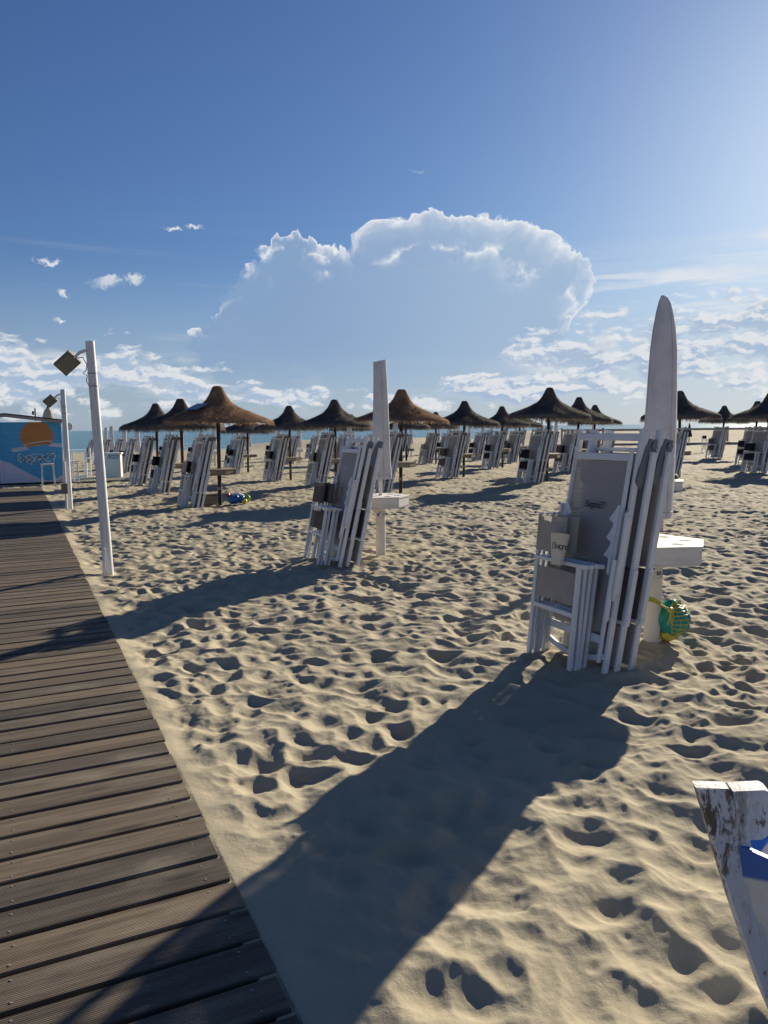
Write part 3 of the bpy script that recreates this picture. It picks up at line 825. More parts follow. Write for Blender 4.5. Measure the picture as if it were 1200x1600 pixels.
def parasol(x, y, label, kind='open_top', number=None, detail=True, group=None, h=2.33, lean=(0, 0), seed=0, shelf=True):
    z = gz(x, y)
    r = empty('folded_parasol', (x, y, z), (lean[0], lean[1], 0))
    tag(r, label, 'parasol', group)
    MB().tube((0, 0, -.2), (0, 0, .60), .058, n=20).build('ground_tube', M['socket'], r)
    MB().tube((0, 0, .6), (0, 0, h - .08), .022, n=12).build('pole', M['socket'], r)
    if kind == 'pointed':
        sec = [(.90, .108, .10), (.94, .112, .10), (1.2, .115, .10), (1.5, .112, .098), (1.8, .104, .09), (2.05, .094, .082), (2.2, .078, .068), (2.30, .06, .052), (2.37, .042, .036), (2.40, .028, .02)]
        sk = -.02
    else:
        s = h / 2.33
        sec = [(.93 * s, .145, .10), (.98 * s, .14, .10), (1.2 * s, .118, .09), (1.5 * s, .102, .08), (1.8 * s, .092, .072), (2.1 * s, .082, .064), (2.28 * s, .078, .05), (2.33 * s, .082, .035)]
        sk = .018
    rings = sleeve(sec, .05, seed, sk)
    cv_ = MB().loft(rings, caps=(True, True)).build('cloth_cover', M['cover'], r)
    if detail:
        seam = []
        for k_ in (3, 12, 21): seam.append([Vector(rg[k_]) * 1.0 + Vector((rg[k_][0], rg[k_][1], 0)) * .012 for rg in rings])
        for s_ in seam: MB().path(s_, .004, 6).build('seam', M['cover'], cv_)
        hem = [Vector(rings[1][k_ % 28]) + Vector((rings[1][k_ % 28][0], rings[1][k_ % 28][1], 0)) * .02 for k_ in range(29)]
        MB().path(hem, .005, 6, caps=False).build('hem', M['cover'], cv_)
    if shelf: hex_shelf(r, .60, .735, .36, M['shelf'], detail, R(12))
    if number:
        # enamel plate wrapped on the tube, facing the viewer
        a0 = math.atan2(-y, -x) + .18
        mb = MB(); ring = []
        for i in range(24):
            t = 2 * math.pi * i / 24
            aa = a0 + .15 + .066 * math.cos(t) / .06; zz = .51 + .036 * math.sin(t)
            ring.append((.0605 * math.cos(aa), .0605 * math.sin(aa), zz))
        mb.add(ring, [tuple(range(24))]); pl = mb.build('number_plate', M['blue'], r)
        mb = MB(); qs = []
        for i in range(7):
            aa = a0 + .08 + .62 * i / 6
            qs.append(((.0622 * math.cos(aa), .0622 * math.sin(aa), .492), (.0622 * math.cos(aa), .0622 * math.sin(aa), .528)))
        mb.loft([list(q) for q in qs], closed=False); mb.build('number_field', M['white'], pl)
        tx, w = lettering(number, .022, .005, .35, .001)
        mb = MB(); mb.f = tx.f; mb.m = tx.m; mb.sm = tx.sm
        mb.v = [(.0638 * math.cos(a0 + .39 - (w / 2 - vx) / .0638), .0638 * math.sin(a0 + .39 - (w / 2 - vx) / .0638), .499 + vz) for vx, vy, vz in tx.v]
        mb.build('number', M['ink'], pl)
    return r

def canopy_mesh(variant, seed):
    rr = random.Random(seed); nr = np.random.default_rng(seed)
    mb = MB(); n = 40
    if variant == 'brown':
        prof = [(.06, 2.42), (.10, 2.40), (.125, 2.33), (.16, 2.25), (.22, 2.15), (.32, 2.06), (.5, 1.97), (.75, 1.87), (1.0, 1.77), (1.10, 1.725), (1.105, 1.70), (1.06, 1.70), (.7, 1.83), (.3, 2.0), (.06, 2.12)]
    else:
        prof = [(.05, 2.42), (.09, 2.40), (.115, 2.33), (.155, 2.24), (.22, 2.14), (.34, 2.04), (.55, 1.935), (.8, 1.84), (1.02, 1.765), (1.085, 1.72), (1.09, 1.665), (1.03, 1.655), (.7, 1.80), (.3, 1.98), (.06, 2.10)]
    ph = [rr.uniform(0, 6.28) for _ in range(4)]
    def pt(r, z, t):
        ribs = .012 * abs(math.sin(4 * t)) * min(1, r / .5)
        w = 1 + .02 * math.sin(3 * t + ph[0]) + .012 * math.sin(11 * t + ph[1])
        return (r * w * math.cos(t), r * w * math.sin(t), z - ribs + .012 * math.sin(5 * t + ph[2]) * min(1, r))
    rings = [[pt(r, z, 2 * math.pi * i / n) for i in range(n)][::-1] for r, z in prof]
    mb.loft(rings, caps=(True, False))
    # straws laid down the slope, a fringe at the rim and a ruffled knob
    top = prof[:11 if variant == 'grey' else 10]
    rs = np.array([p[0] for p in top]); zs = np.array([p[1] for p in top])
    def straw(r, t, ln, lift, wd, jit):
        z = float(np.interp(r, rs, zs)); r2 = r + ln
        if r2 < rs[-1]: z2 = float(np.interp(r2, rs, zs))
        else:
            ex = r2 - rs[-1]; r2 = rs[-1] + ex * .35; z2 = zs[-1] - ex * .9
        p = Vector(pt(r, z + .004, t)); q = Vector(pt(r2, z2 + lift, t + jit / max(r, .15)))
        s = Vector((-math.sin(t), math.cos(t), 0)) * wd
        mb.add([p - s, p + s, q + s * .5, q - s * .5], [(0, 1, 2, 3)])
    for i in range(5200):
        r = math.sqrt(rr.random()) * 1.08; r = max(.07, r)
        straw(r, rr.uniform(0, 6.283), rr.uniform(.06, .14), rr.uniform(.008, .045), rr.uniform(.003, .006), rr.uniform(-.03, .03))
    for i in range(1300):
        straw(rr.uniform(.98, 1.09), rr.uniform(0, 6.283), rr.uniform(.07, .15), rr.uniform(-.015, .01), rr.uniform(.003, .006), rr.uniform(-.03, .03))
    for i in range(700):
        straw(rr.uniform(.05, .24), rr.uniform(0, 6.283), rr.uniform(.03, .07), rr.uniform(.005, .04), rr.uniform(.003, .005), rr.uniform(-.03, .03))
    return mb.mesh('thatch_canopy', M['thatch_' + variant])

CAN = {('brown', i): canopy_mesh('brown', 20 + i) for i in range(2)}
CAN.update({('grey', i): canopy_mesh('grey', 40 + i) for i in range(3)})
RIB = MB().bar((.05, 0, 2.04), (1.03, 0, 1.675), .022, .03, (0, 1, 0)).mesh('rib', M['pole_black'])
TPOLE = {}
for nm in ('pole_black', 'pole_red'):
    TPOLE[nm] = MB().tube((0, 0, -.3), (0, 0, 2.12), .042, .040, n=14).mesh('pole', M[nm])
COLLAR = MB().tube((0, 0, .30), (0, 0, .36), .052, n=14).mesh('collar', M['metal'])

def thatched(x, y, variant, i, pole, label, full=True, s=1.0, tilt=0.0):
    z = gz(x, y)
    r = empty('thatched_umbrella', (x, y, z), (tilt, tilt * .5, 0)); r.scale = (1, 1, s)
    tag(r, label, 'umbrella', 'thatched beach umbrellas')
    link('pole', TPOLE[pole], r)
    c = link('canopy', CAN[(variant, i)], r); c.rotation_euler.z = (x * 7.3 + y * 3.1) % 6.28
    if full:
        for k in range(8): rb = link('rib', RIB, r); rb.rotation_euler.z = 2 * math.pi * k / 8 + c.rotation_euler.z
        link('collar', COLLAR, r)
        hex_shelf(r, .62, .74, .37, M['shelf_wood'], False, R(8))
    else:
        MB().prism(hexagon(.36), .64, .74).build('shelf', M['shelf_wood'], r)
    return r

# the two white parasols by the boardwalk, each with its stack of closed chairs
parasol(4.02, 4.02, 'tall white folded parasol with pointed top, nearest on the right', 'pointed', '68', True, None, 2.40, (R(.3), R(.6)), 3)
stack(4.02, 4.02, 'in the near stack by the pointed parasol', ('beige', 'beige'), True, near=True)
parasol(3.92, 8.34, 'white folded parasol with square-cut top in the middle of the beach', 'open_top', '11', True, None, 2.33, (R(.1), R(.25)), 8)
stack(3.92, 8.34, 'in the stack by the square-topped parasol', ('brown_cloth', 'brown_cloth'), True)
parasol(8.46, 8.37, 'white folded parasol almost hidden behind the near pointed parasol', 'open_top', None, True, None, 2.2, (0, 0), 12)

# thatched umbrellas: x, y, thatch, mesh, pole, nearby things that tell it apart
TH = [
 ('first thatched umbrella from the left', 3.86, 24.1, 'grey', 0, 'pole_red', 1.0, ('black_cloth', 'black_cloth')),
 ('second thatched umbrella from the left', 3.80, 19.9, 'grey', 1, 'pole_red', .97, ('black_cloth', 'black_cloth')),
 ('brown thatched umbrella with the solar panel', 3.75, 15.8, 'brown', 0, 'pole_black', 1.0, ('black_cloth', 'beige')),
 ('thatched umbrella half hidden behind the solar-panel one', 8.1, 29.3, 'grey', 2, 'pole_black', .95, ('black_cloth', 'black_cloth')),
 ('fifth thatched umbrella from the left', 7.8, 23.25, 'grey', 0, 'pole_red', .96, ('black_cloth', 'brown_cloth')),
 ('sixth thatched umbrella from the left', 8.0, 19.9, 'grey', 1, 'pole_red', .97, ('black_cloth', 'beige')),
 ('seventh thatched umbrella from the left', 15.0, 35.2, 'grey', 2, 'pole_black', 1.0, ('brown_cloth', 'brown_cloth')),
 ('brown thatched umbrella behind the square-topped parasol', 8.15, 16.2, 'brown', 1, 'pole_black', 1.0, ('brown_cloth', 'brown_cloth')),
 ('small thatched umbrella seen behind the central brown one', 15.7, 30.6, 'grey', 0, 'pole_black', 1.0, ('beige', 'brown_cloth')),
 ('tenth thatched umbrella from the left', 18.0, 32.0, 'grey', 1, 'pole_black', 1.0, ('beige', 'beige')),
 ('eleventh thatched umbrella from the left', 12.7, 20.8, 'grey', 2, 'pole_black', .98, ('brown_cloth', 'brown_cloth')),
 ('twelfth thatched umbrella from the left', 17.5, 25.7, 'grey', 0, 'pole_black', 1.0, ('brown_cloth', 'black_cloth')),
 ('thirteenth thatched umbrella from the left', 21.4, 30.0, 'grey', 1, 'pole_black', 1.0, ('brown_cloth', 'brown_cloth')),
 ('broad thatched umbrella left of the near stack', 13.1, 17.1, 'grey', 2, 'pole_black', 1.06, ('brown_cloth', 'black_cloth')),
 ('fifteenth thatched umbrella from the left', 17.2, 20.8, 'grey', 0, 'pole_black', 1.04, ('black_cloth', 'brown_cloth')),
 ('sixteenth thatched umbrella from the left', 21.9, 25.4, 'grey', 1, 'pole_black', 1.02, ('brown_cloth', 'brown_cloth')),
 ('thatched umbrella directly behind the pointed parasol', 17.4, 16.5, 'grey', 2, 'pole_black', 1.03, ('black_cloth',)),
 ('small thatched umbrella nearest the fence', 30.0, 25.9, 'grey', 1, 'pole_black', 1.0, ('brown_cloth',)),
 ('second thatched umbrella from the right', 25.9, 20.8, 'grey', 0, 'pole_black', 1.0, ('beige', 'black_cloth')),
 ('rightmost thatched umbrella', 21.7, 17.0, 'grey', 1, 'pole_black', 1.03, ('black_cloth', 'black_cloth')),
]
for (nm, x, y, var, mi, pole, s, fabs) in TH:
    full = y < 26 and x < 26
    dd = y < 24.5 and x < 14
    r = thatched(x, y, var, mi, pole, nm + (', standing on the sand' if len(nm.split()) < 8 else ''), full, s, R(random.uniform(-1.2, 1.2)))
    stack(x, y, 'by the ' + nm, fabs, dd, dx=.04)
    if 'solar panel' in nm:
        M['panel'] = paint('dark_solar_glass', (0.035, 0.05, 0.075), 0.15, 0.1)
        q = Matrix.Rotation(R(205), 3, 'Z') @ Matrix.Rotation(R(22), 3, 'Y')
        MB().box(Matrix.Rotation(R(205), 3, 'Z') @ Vector((.52, 0, 1.995)), (.34, .36, .02), q).build('solar_panel', M['panel'], r)
        MB().box((.34, -.16, .68), (.07, .01, .07)).build('shelf_tag', M['white'], r)

# closed white parasols with their stacks, in rows towards the sea
spots = []
for ri, y in enumerate((33.6, 37.8, 42.2, 46.6, 51.0)):
    for k in range(10):
        x = 4.6 + 4.35 * k + .2 * math.sin(ri * 3 + k)
        azc = math.degrees(math.atan2(x, y)) - YAW
        if azc > 13.5 or azc < -26: continue
        if any(math.hypot(x - t[1], y - t[2]) < 2.6 for t in TH): continue
        spots.append((ri, x, y + .25 * math.sin(k * 2.1 + ri)))
spots += [(-1, 12.6, 25.4), (-1, 12.5, 29.6), (-1, 26.0, 30.2)]
rowname = {-1: 'among the thatched umbrellas', 0: 'in the first parasol row behind the thatched umbrellas', 1: 'in the second parasol row behind the thatched umbrellas',
           2: 'in the middle parasol row', 3: 'in the parasol row second from the sea', 4: 'in the parasol row nearest the sea'}
shortrow = {-1: 'lone parasol', 0: 'first-row parasol', 1: 'second-row parasol', 2: 'middle-row parasol', 3: 'fourth-row parasol', 4: 'seaside-row parasol'}
cnt = {}
for ri, x, y in sorted(spots, key=lambda s: (s[0], s[1] / s[2])):
    cnt[ri] = cnt.get(ri, 0) + 1; od = ORD[cnt[ri]]
    parasol(x, y, f'small white folded parasol, {od} from left {rowname[ri]}', 'open_top', None, False, 'folded white parasols towards the sea', 2.08, (R(random.uniform(-1, 1)), R(random.uniform(-1, 1))), int(x * 31 + y), shelf=(ri < 2))
    fabs = random.choice([('brown_cloth', 'black_cloth'), ('beige', 'brown_cloth'), ('black_cloth', 'black_cloth'), ('beige',)])
    stack(x, y, f'by {shortrow[ri]} {od} from left', fabs, False, dx=.04)

# ------------------------------------------------------------------ small things at the near parasol
def cup(x, y, z, label, r0, r1, h, mat, tilt=(0, 0, 0), text=None):
    r = empty('cup', (x, y, z), tilt); tag(r, label, 'cup')
    n = 24
    rings = [[(rr_ * math.cos(2 * math.pi * i / n), rr_ * math.sin(2 * math.pi * i / n), zz) for i in range(n)] for rr_, zz in ((r0 * .98, 0), (r0, .002), (r1, h), (r1 + .003, h + .002), (r1 - .003, h), (r0 - .004, .006))]
    MB().loft(rings, caps=(True, True)).build('cup_wall', mat, r)
    if text:
        tx, w = lettering(text, .034, .0042, .14, .0008)
        a0 = R(242)
        mb = MB(); mb.f = tx.f; mb.m = tx.m; mb.sm = tx.sm
        def wrap(vx, vz):
            zz = h * .52 + vz; rad = r0 + (r1 - r0) * zz / h + .0012; a = a0 + (vx - w / 2) / rad
            return (rad * math.cos(a), rad * math.sin(a), zz)
        mb.v = [wrap(vx, vz) for vx, vy, vz in tx.v]
        mb.build('lettering', M['ink'], r)
    return r
M['cupmat'] = paint('beige_card', (0.62, 0.57, 0.49), 0.7, 0.2)
cup(3.10, 3.93, .655, 'beige tapered cup with dark lettering tucked between near director chairs', .035, .062, .20, M['cupmat'], (R(-6), R(12), 0), 'Bagno')
cup(3.98, 4.30, .735, 'small white cup standing on the near parasol shelf', .03, .042, .10, M['white'])

# print on the near deckchair mesh, seen from behind so the letters run backwards
dk = [o for o in COL.objects if o.name.startswith('deckchair')][0]
tx, w = lettering('Bagno27', .036, .0052, .18, .0006)
mb = MB(); mb.v = [(-.012 - .012 + .0, (w / 2 - vx), 1.0 + vz) for vx, vy, vz in tx.v]; mb.f = tx.f; mb.m = tx.m; mb.sm = tx.sm
mb.v = [(-.016 + .0, p[1], p[2]) for p in mb.v]
mb.build('printed_name', M['ink'], dk)

def net_bag(x, y, r_, label, cols, strap=None):
    z = gz(x, y); r = empty('toy_bag', (x, y, z)); tag(r, label, 'toy bag', None)
    M_ = [paint(f'bag_plastic_{i}', c, 0.4, 0.25) for i, c in enumerate(cols)]
    return r, M_
# net of toys hanging on the near pole
r, mm = net_bag(4.115, 3.985, .1, 'turquoise net bag of toys tied with yellow cord to near pole', [(0.02, 0.30, 0.25), (0.55, 0.47, 0.07), (0.02, 0.22, 0.20)])
C0, RB = Vector((.035, -.02, .165)), Vector((.125, .11, .125))
def on_bag(t, ph, k=1.03):
    d = 1 + .13 * math.sin(3 * ph + 2 * t) * math.sin(2 * t + 1) + .07 * math.sin(7 * ph + 3 * t) * math.sin(5 * t)
    return C0 + Vector((RB.x * math.sin(t) * math.cos(ph), RB.y * math.sin(t) * math.sin(ph), RB.z * math.cos(t))) * d * k
mb = MB(); mb.loft([[on_bag(math.pi * i / 16, 2 * math.pi * k / 28, 1.0) for k in range(28)][::-1] for i in range(17)]); mb.build('toy_bundle', mm[0], r)
MB().blob((.075, -.01, .155), .112, 14, .16, 5).build('toy_bundle', mm[2], r)
MB().blob((.0, -.02, .055), .062, 12, .14, 9, squash=.75).build('toy_ball', mm[1], r)
kn = Vector((-.075, -.115, .262))
mb = MB()
for i in range(20):        # strands fan out from the knot over the bundle
    pts = [kn] + [on_bag(.35 + (2.4 * i / 19) * .9 + .05 * math.sin(i * 3) , ph, 1.035) for ph in np.linspace(-2.25, -.1, 7)]
    mb.path(pts, [.0028] * len(pts), 5)
for j_ in range(5):
    ph = -1.9 + .42 * j_
    pts = [on_bag(t, ph + .1 * math.sin(5 * t), 1.035) for t in np.linspace(.35, 2.6, 9)]
    mb.path(pts, [.0022] * len(pts), 5)
mb.build('netting', mm[1], r)
MB().blob(kn, .020, 8, .25, 2).build('knot', mm[1], r)
mb = MB(); ring = [(-.095 + .063 * math.cos(t), .035 + .063 * math.sin(t), .285 - .02 * math.cos(t) + .010 * math.sin(t * 2)) for t in np.linspace(0, 2 * math.pi, 20)]
for dz_ in (0, .012, .022): mb.path([(a_, b_, c_ + dz_) for a_, b_, c_ in ring], .005, 6, caps=False)
mb.path([Vector((-.095, -.028, .29)), kn], [.008, .008], 6); mb.path([kn, kn + Vector((-.012, -.01, -.05)), kn + Vector((-.03, -.005, -.10))], [.006, .006, .003], 6); mb.path([kn, kn + Vector((.02, -.012, -.04)), kn + Vector((.015, -.012, -.08))], [.005, .005, .003], 6)
mb.build('cord', mm[1], r)

# bundle of toys under the solar panel umbrella
r, mm = net_bag(4.02, 15.68, .1, 'blue bag of beach toys with green and yellow ends, by brown umbrella', [(0.02, 0.13, 0.36), (0.22, 0.45, 0.04), (0.65, 0.50, 0.06), (0.75, 0.76, 0.78), (0.4, 0.03, 0.03)])
MB().blob((-.02, 0, .13), .16, 14, .16, 4, squash=.85).build('toy_sack', mm[0], r)
MB().blob((.2, .02, .12), .13, 12, .16, 6, squash=.9).build('toy_sack', mm[0], r)
MB().blob((.36, .05, .13), .10, 12, .18, 8, squash=1.1).build('toy_bucket', mm[1], r)
MB().blob((.25, -.12, .06), .075, 12, .1, 10).build('toy_ball', mm[2], r)
MB().tube((.12, .05, .26), (.30, .08, .16), .05, .065, n=14).build('toy_bottle', mm[3], r)
MB().blob((-.15, .08, .24), .06, 10, .2, 12).build('toy_spade', mm[4], r)
r.scale = (.76, .76, .76)
# low box half sunk beside it
mb = MB().box((0, 0, .11), (.42, .30, .24)); o = mb.build('wooden_box', M['shelf_wood'], None, (3.45, 15.85, gz(3.45, 15.85) - .02), (0, 0, .2)); tag(o, 'low brown wooden box beside the solar-panel umbrella pole', 'box')
MB().box((0, 0, .235), (.44, .32, .02)).build('lid', M['shelf_wood'], o)

M['leaf'] = paint('dark_green_towel', (0.03, 0.10, 0.04), 0.8, 0.5)
o = MB().blob((0, 0, .055), .11, 12, .3, 21, squash=.55).build('towel', M['leaf'], None, (8.55, 8.32, .735)); tag(o, 'crumpled dark green towel on the shelf behind the near parasol', 'towel')
for (x, y, c, lab) in ((15.4, 26.6, (0.5, 0.04, 0.06), 'small red bag on the sand among the far stacks'), (17.75, 23.6, (0.55, 0.24, 0.03), 'small orange bag on the sand by far stacks'), (17.95, 24.0, (0.05, 0.38, 0.42), 'small turquoise bag on the sand by far stacks')):
    o = MB().blob((0, 0, .12), .17, 10, .25, int(x * 10), squash=.7).build('beach_bag', paint('bag_' + lab.split()[1], c, .6), None, (x, y, gz(x, y))); tag(o, lab, 'bag')

# ------------------------------------------------------------------ lamp posts
M['lamp'] = paint('olive_lamp_housing', (0.16, 0.145, 0.11), 0.5, 0.5, (0.10, 0.06, 0.03), 6)
def lamp_post(x, y, h, lean, label):
    r = empty('lamp_post', (x, y, gz(x, y)), (lean[0], lean[1], 0)); tag(r, label, 'lamp post', 'lamp posts along the boardwalk')
    mb = MB(); n = 20; rings = []
    rr = random.Random(int(x * 50))
    for i in range(26):
        z = -.3 + (h + .3) * i / 25; rad = .056 - .009 * i / 25
        rings.append([(rad * math.cos(t) * (1 + .012 * math.sin(7 * t + z)), rad * math.sin(t) * (1 + .015 * math.sin(4 * t + 2 * z)), z) for t in [2 * math.pi * k / n for k in range(n)]])
    mb.loft(rings, caps=(True, True)).build('post', M['white_post'], r)
    MB().tube((0, 0, h), (0, 0, h + .02), .004, n=6).build('nail', M['metal'], r)
    # flood lamp on a short arm, turned to light the planks
    left = Vector((-CY, SY, 0)); fwd = Vector((SY, CY, 0))
    a0 = left * .05 + Vector((0, 0, h - .09)); a1 = left * .12 + Vector((0, 0, h - .115)); a2 = left * .23 + Vector((0, 0, h - .205))
    MB().path([a0, a1, a2], [.017, .017, .014], 10).build('arm', M['white_post'], r)
    q = Matrix((left, -fwd, Vector((0, 0, 1)))).transposed() @ Matrix.Rotation(R(38), 3, 'Y')
    q = q @ Matrix.Rotation(R(-28), 3, 'X')
    c = left * .265 + Vector((0, 0, h - .215)) + fwd * .02
    hd = MB().box(c, (.22, .07, .175), q, ch=.006).build('lamp_head', M['lamp'], r)
    MB().box(c - q @ Vector((0, -.038, 0)) * 1.0, (.19, .006, .145), q, ch=.002).build('lamp_glass', paint('dusty_lamp_glass', (0.20, 0.185, 0.14), .25, .6, (0.12, 0.08, 0.05), 8), hd)
    mb = MB(); p0 = left * .17 + Vector((0, 0, h - .17))
    mb.path([p0, left * .09 + Vector((0, 0, h - .165)), left * .052 + Vector((0, 0, h - .24)), left * .05 - fwd * .03 + Vector((0, 0, h - .30)), left * .10 + Vector((0, 0, h - .335)), left * .058 + Vector((0, 0, h - .36)), left * .07 + Vector((0, 0, h - .42)), left * .05 + Vector((0, 0, h - .46))], .005, 6)
    mb.build('cable', M['pole_black'], r)
    for zz in (h - .345, h - .48):
        MB().tube((0, 0, zz), (0, 0, zz + .012), .0505, n=20).build('wire_band', M['metal'], r)
    return r
lp = lamp_post(.84, 8.88, 2.50, (R(-.6), R(-1.5)), 'nearest white wooden lamp post with tilted floodlight beside the boardwalk')
lamp_post(.90, 16.5, 2.36, (R(0), R(-.3)), 'second white lamp post, standing in front of the blue hut')
o = MB().bar((0, 0, -.1), (0, 0, .28), .02, .03).build('stake', M['white_post'], None, (.78, 8.74, 0), (0, R(4), 0)); tag(o, 'short white stake at the foot of nearest lamp post', 'stake')
# slender post with a small box beside the second lamp post
r = empty('meter_post', (.83, 16.35, 0)); tag(r, 'thin grey meter post with small box against second lamp post', 'post')
MB().tube((0, 0, -.1), (0, 0, .95), .022, n=10).build('pipe', M['white_post'], r); MB().box((-.02, -.03, .42), (.12, .08, .2)).build('box', M['lamp'], r)

# ------------------------------------------------------------------ hut
HX0, HX1, HY0, HY1 = -1.86, 1.32, 26.65, 30.0
HZ = gz(0, 26.7)
DC = (0.0902, 0.2637, -0.1571, -0.6318, 0.5473)      # outline of the painted dune
def mural():
    m, nt, bs, out = newmat('hut_mural_paint')
    co = coords(nt); x, y, z = sep(nt, co)
    n = noise(nt, vec(nt, 'MULTIPLY', co, (2, 2, 14)), 2.0, 5, 0.6)
    blue = mixc(nt, smooth(nt, .3, .7, n), (0.105, 0.44, 0.70), (0.085, 0.37, 0.62))
    d = vec(nt, 'LENGTH', comb(nt, x - .60, z - 1.50))
    wave = z - (x * 2.6 - .9).sin() * .075 - 1.17
    disc = smooth(nt, .478, .468, d) * smooth(nt, -.012, .0, wave)
    orange = mixc(nt, smooth(nt, 1.0, 1.3, z) , (0.75, 0.29, 0.05), (0.55, 0.235, 0.07))
    c = mixc(nt, disc, blue, orange)
    # a thin pale swash across and beside the sun
    sw = smooth(nt, .07, .05, (wave + .015).abs()) * smooth(nt, .42, .50, d) * smooth(nt, .80, .66, (x - .60).abs())
    sw = sw.max(smooth(nt, .018, .008, (wave - .10).abs()) * smooth(nt, .45, .40, (x - .62).abs()))
    c = mixc(nt, sw, c, (0.62, 0.62, 0.66))
    dune = (((x * DC[0] + DC[1]) * x + DC[2]) * x + DC[3]) * x + DC[4]
    c = mixc(nt, smooth(nt, .008, -.008, z - dune), c, (0.68, 0.65, 0.74))
    nt.links.new(c.s, bs.inputs['Base Color']); bs.inputs['Roughness'].default_value = .6; bs.inputs['Specular IOR Level'].default_value = .3
    bump(nt, bs, n, .2, .01)
    return m
M['mural'] = mural()
M['roof'] = paint('dark_roof_felt', (0.05, 0.045, 0.045), .8, .5)
M['trim'] = paint('grey_beige_trim', (0.34, 0.31, 0.28), .7, .4)
hut = empty('beach_hut', (0, 0, HZ)); tag(hut, 'blue wooden beach hut with orange sun mural at boardwalk end', 'hut')
apex_x = (HX0 + HX1) / 2
def roof_z(x): return 2.13 - abs(x - apex_x) / (HX1 - apex_x) * .20 + .10
ez = roof_z(HX1)
MB().box((apex_x, (HY0 + HY1) / 2 + .03, 1.0), (HX1 - HX0 - .06, HY1 - HY0 - .04, 1.9), ch=.001).build('wall', M['mural'], hut)
nb = 17; z0 = .06
for i in range(nb):
    za = z0 + i * .135; zb = za + .131
    for (xa, xb) in ((HX0, -.60), (-.42, HX1)):
        zt = min(zb, 9)
        # boards under the slope are cut to it
        p = []
        for xx in (xa, xb): p.append(min(zb, roof_z(xx) - .06))
        if min(p) - za < .02: continue
        mb = MB(); t = .022
        vs = [(xa, HY0 - t - .008, za), (xb, HY0 - t - .008, za), (xb, HY0 - t, p[1]), (xa, HY0 - t, p[0]), (xa, HY0, za), (xb, HY0, za), (xb, HY0, p[1]), (xa, HY0, p[0])]
        mb.add(vs, [(0, 1, 2, 3), (1, 5, 6, 2), (4, 0, 3, 7), (3, 2, 6, 7), (4, 5, 1, 0), (7, 6, 5, 4)])
        mb.build('board', M['mural'], hut)
for xx in (-.56, -.46):
    MB().bar((xx, HY0 - .035, .06), (xx, HY0 - .035, roof_z(xx) - .07), .09, .035).build('trim_strip', M['mural'], hut)
MB().bar((HX1 - .02, HY0 - .03, .03), (HX1 - .02, HY0 - .03, roof_z(HX1) - .07), .06, .05).build('corner_post', M['mural'], hut)
MB().box((apex_x, HY0 + .1, -.02), (HX1 - HX0, .2, .1)).build('plinth', M['roof'], hut)
rf = MB()
for s, xe in ((-1, HX0 - .12), (1, HX1 + .12)):
    ze = roof_z(xe); za = roof_z(apex_x)
    rf.add([(apex_x, HY0 - .16, za), (xe, HY0 - .16, ze), (xe, HY1 + .1, ze), (apex_x, HY1 + .1, za), (apex_x, HY0 - .16, za - .03), (xe, HY0 - .16, ze - .03), (xe, HY1 + .1, ze - .03), (apex_x, HY1 + .1, za - .03)],
           [(0, 1, 2, 3), (7, 6, 5, 4), (0, 4, 5, 1), (1, 5, 6, 2), (2, 6, 7, 3)] if s > 0 else [(3, 2, 1, 0), (4, 5, 6, 7), (1, 5, 4, 0), (2, 6, 5, 1), (3, 7, 6, 2)])
rfo = rf.build('roof', M['roof'], hut)
for s, xe in ((-1, HX0 - .1), (1, HX1 + .1)):
    MB().bar((apex_x, HY0 - .165, roof_z(apex_x) - .08), (xe, HY0 - .165, roof_z(xe) - .08), .025, .085, (0, 1, 0)).build('fascia', M['trim'], rfo)
MB().tube((.62, HY0 + .8, 2.0), (.62, HY0 + .8, 2.40), .03, n=10).build('vent_pipe', M['white_post'], rfo)
MB().box((.55, HY0 + .8, 2.25), (.06, .05, .12)).build('vent_bracket', M['pole_black'], rfo)
MB().path([(HX1 + .1, HY0 - .05, 2.0), (HX1 + .1, HY0 - .05, .0)], .028, 10).build('downpipe', M['trim'], hut)
mb = MB(); n = 20
mb.loft([[(HX1 + .22 + rr_ * math.cos(2 * math.pi * i / n), HY0 + dd_, 1.80 + rr_ * math.sin(2 * math.pi * i / n)) for i in range(n)][::-1] for rr_, dd_ in ((.13, -.02), (.135, 0), (.10, .03), (.03, .045))], caps=(True, True))
mb.build('dish', M['white'], hut)
tx, w = lettering('Bagno27', .245, .034, .17, .006)
k = 1.10 / w
mb = MB(); mb.v = [(.03 + vx * k, HY0 - .037 + vy, .71 + vz) for vx, vy, vz in tx.v]; mb.f = tx.f; mb.m = tx.m; mb.sm = tx.sm
M['letter'] = paint('pale_lettering_paint', (0.74, 0.78, 0.82), .6, .2)
mb.build('lettering', M['letter'], hut)
mb = MB(); pts = [(.27 + .5 * t, HY0 - .037, .90 + .05 * math.sin(math.pi * (t * 1.15 - .15))) for t in np.linspace(0, 1, 10)]
for p, q in zip(pts[:-1], pts[1:]): mb.bar(p, q, .006, .02, (0, 1, 0), ch=0)
mb.build('lettering', M['letter'], hut)

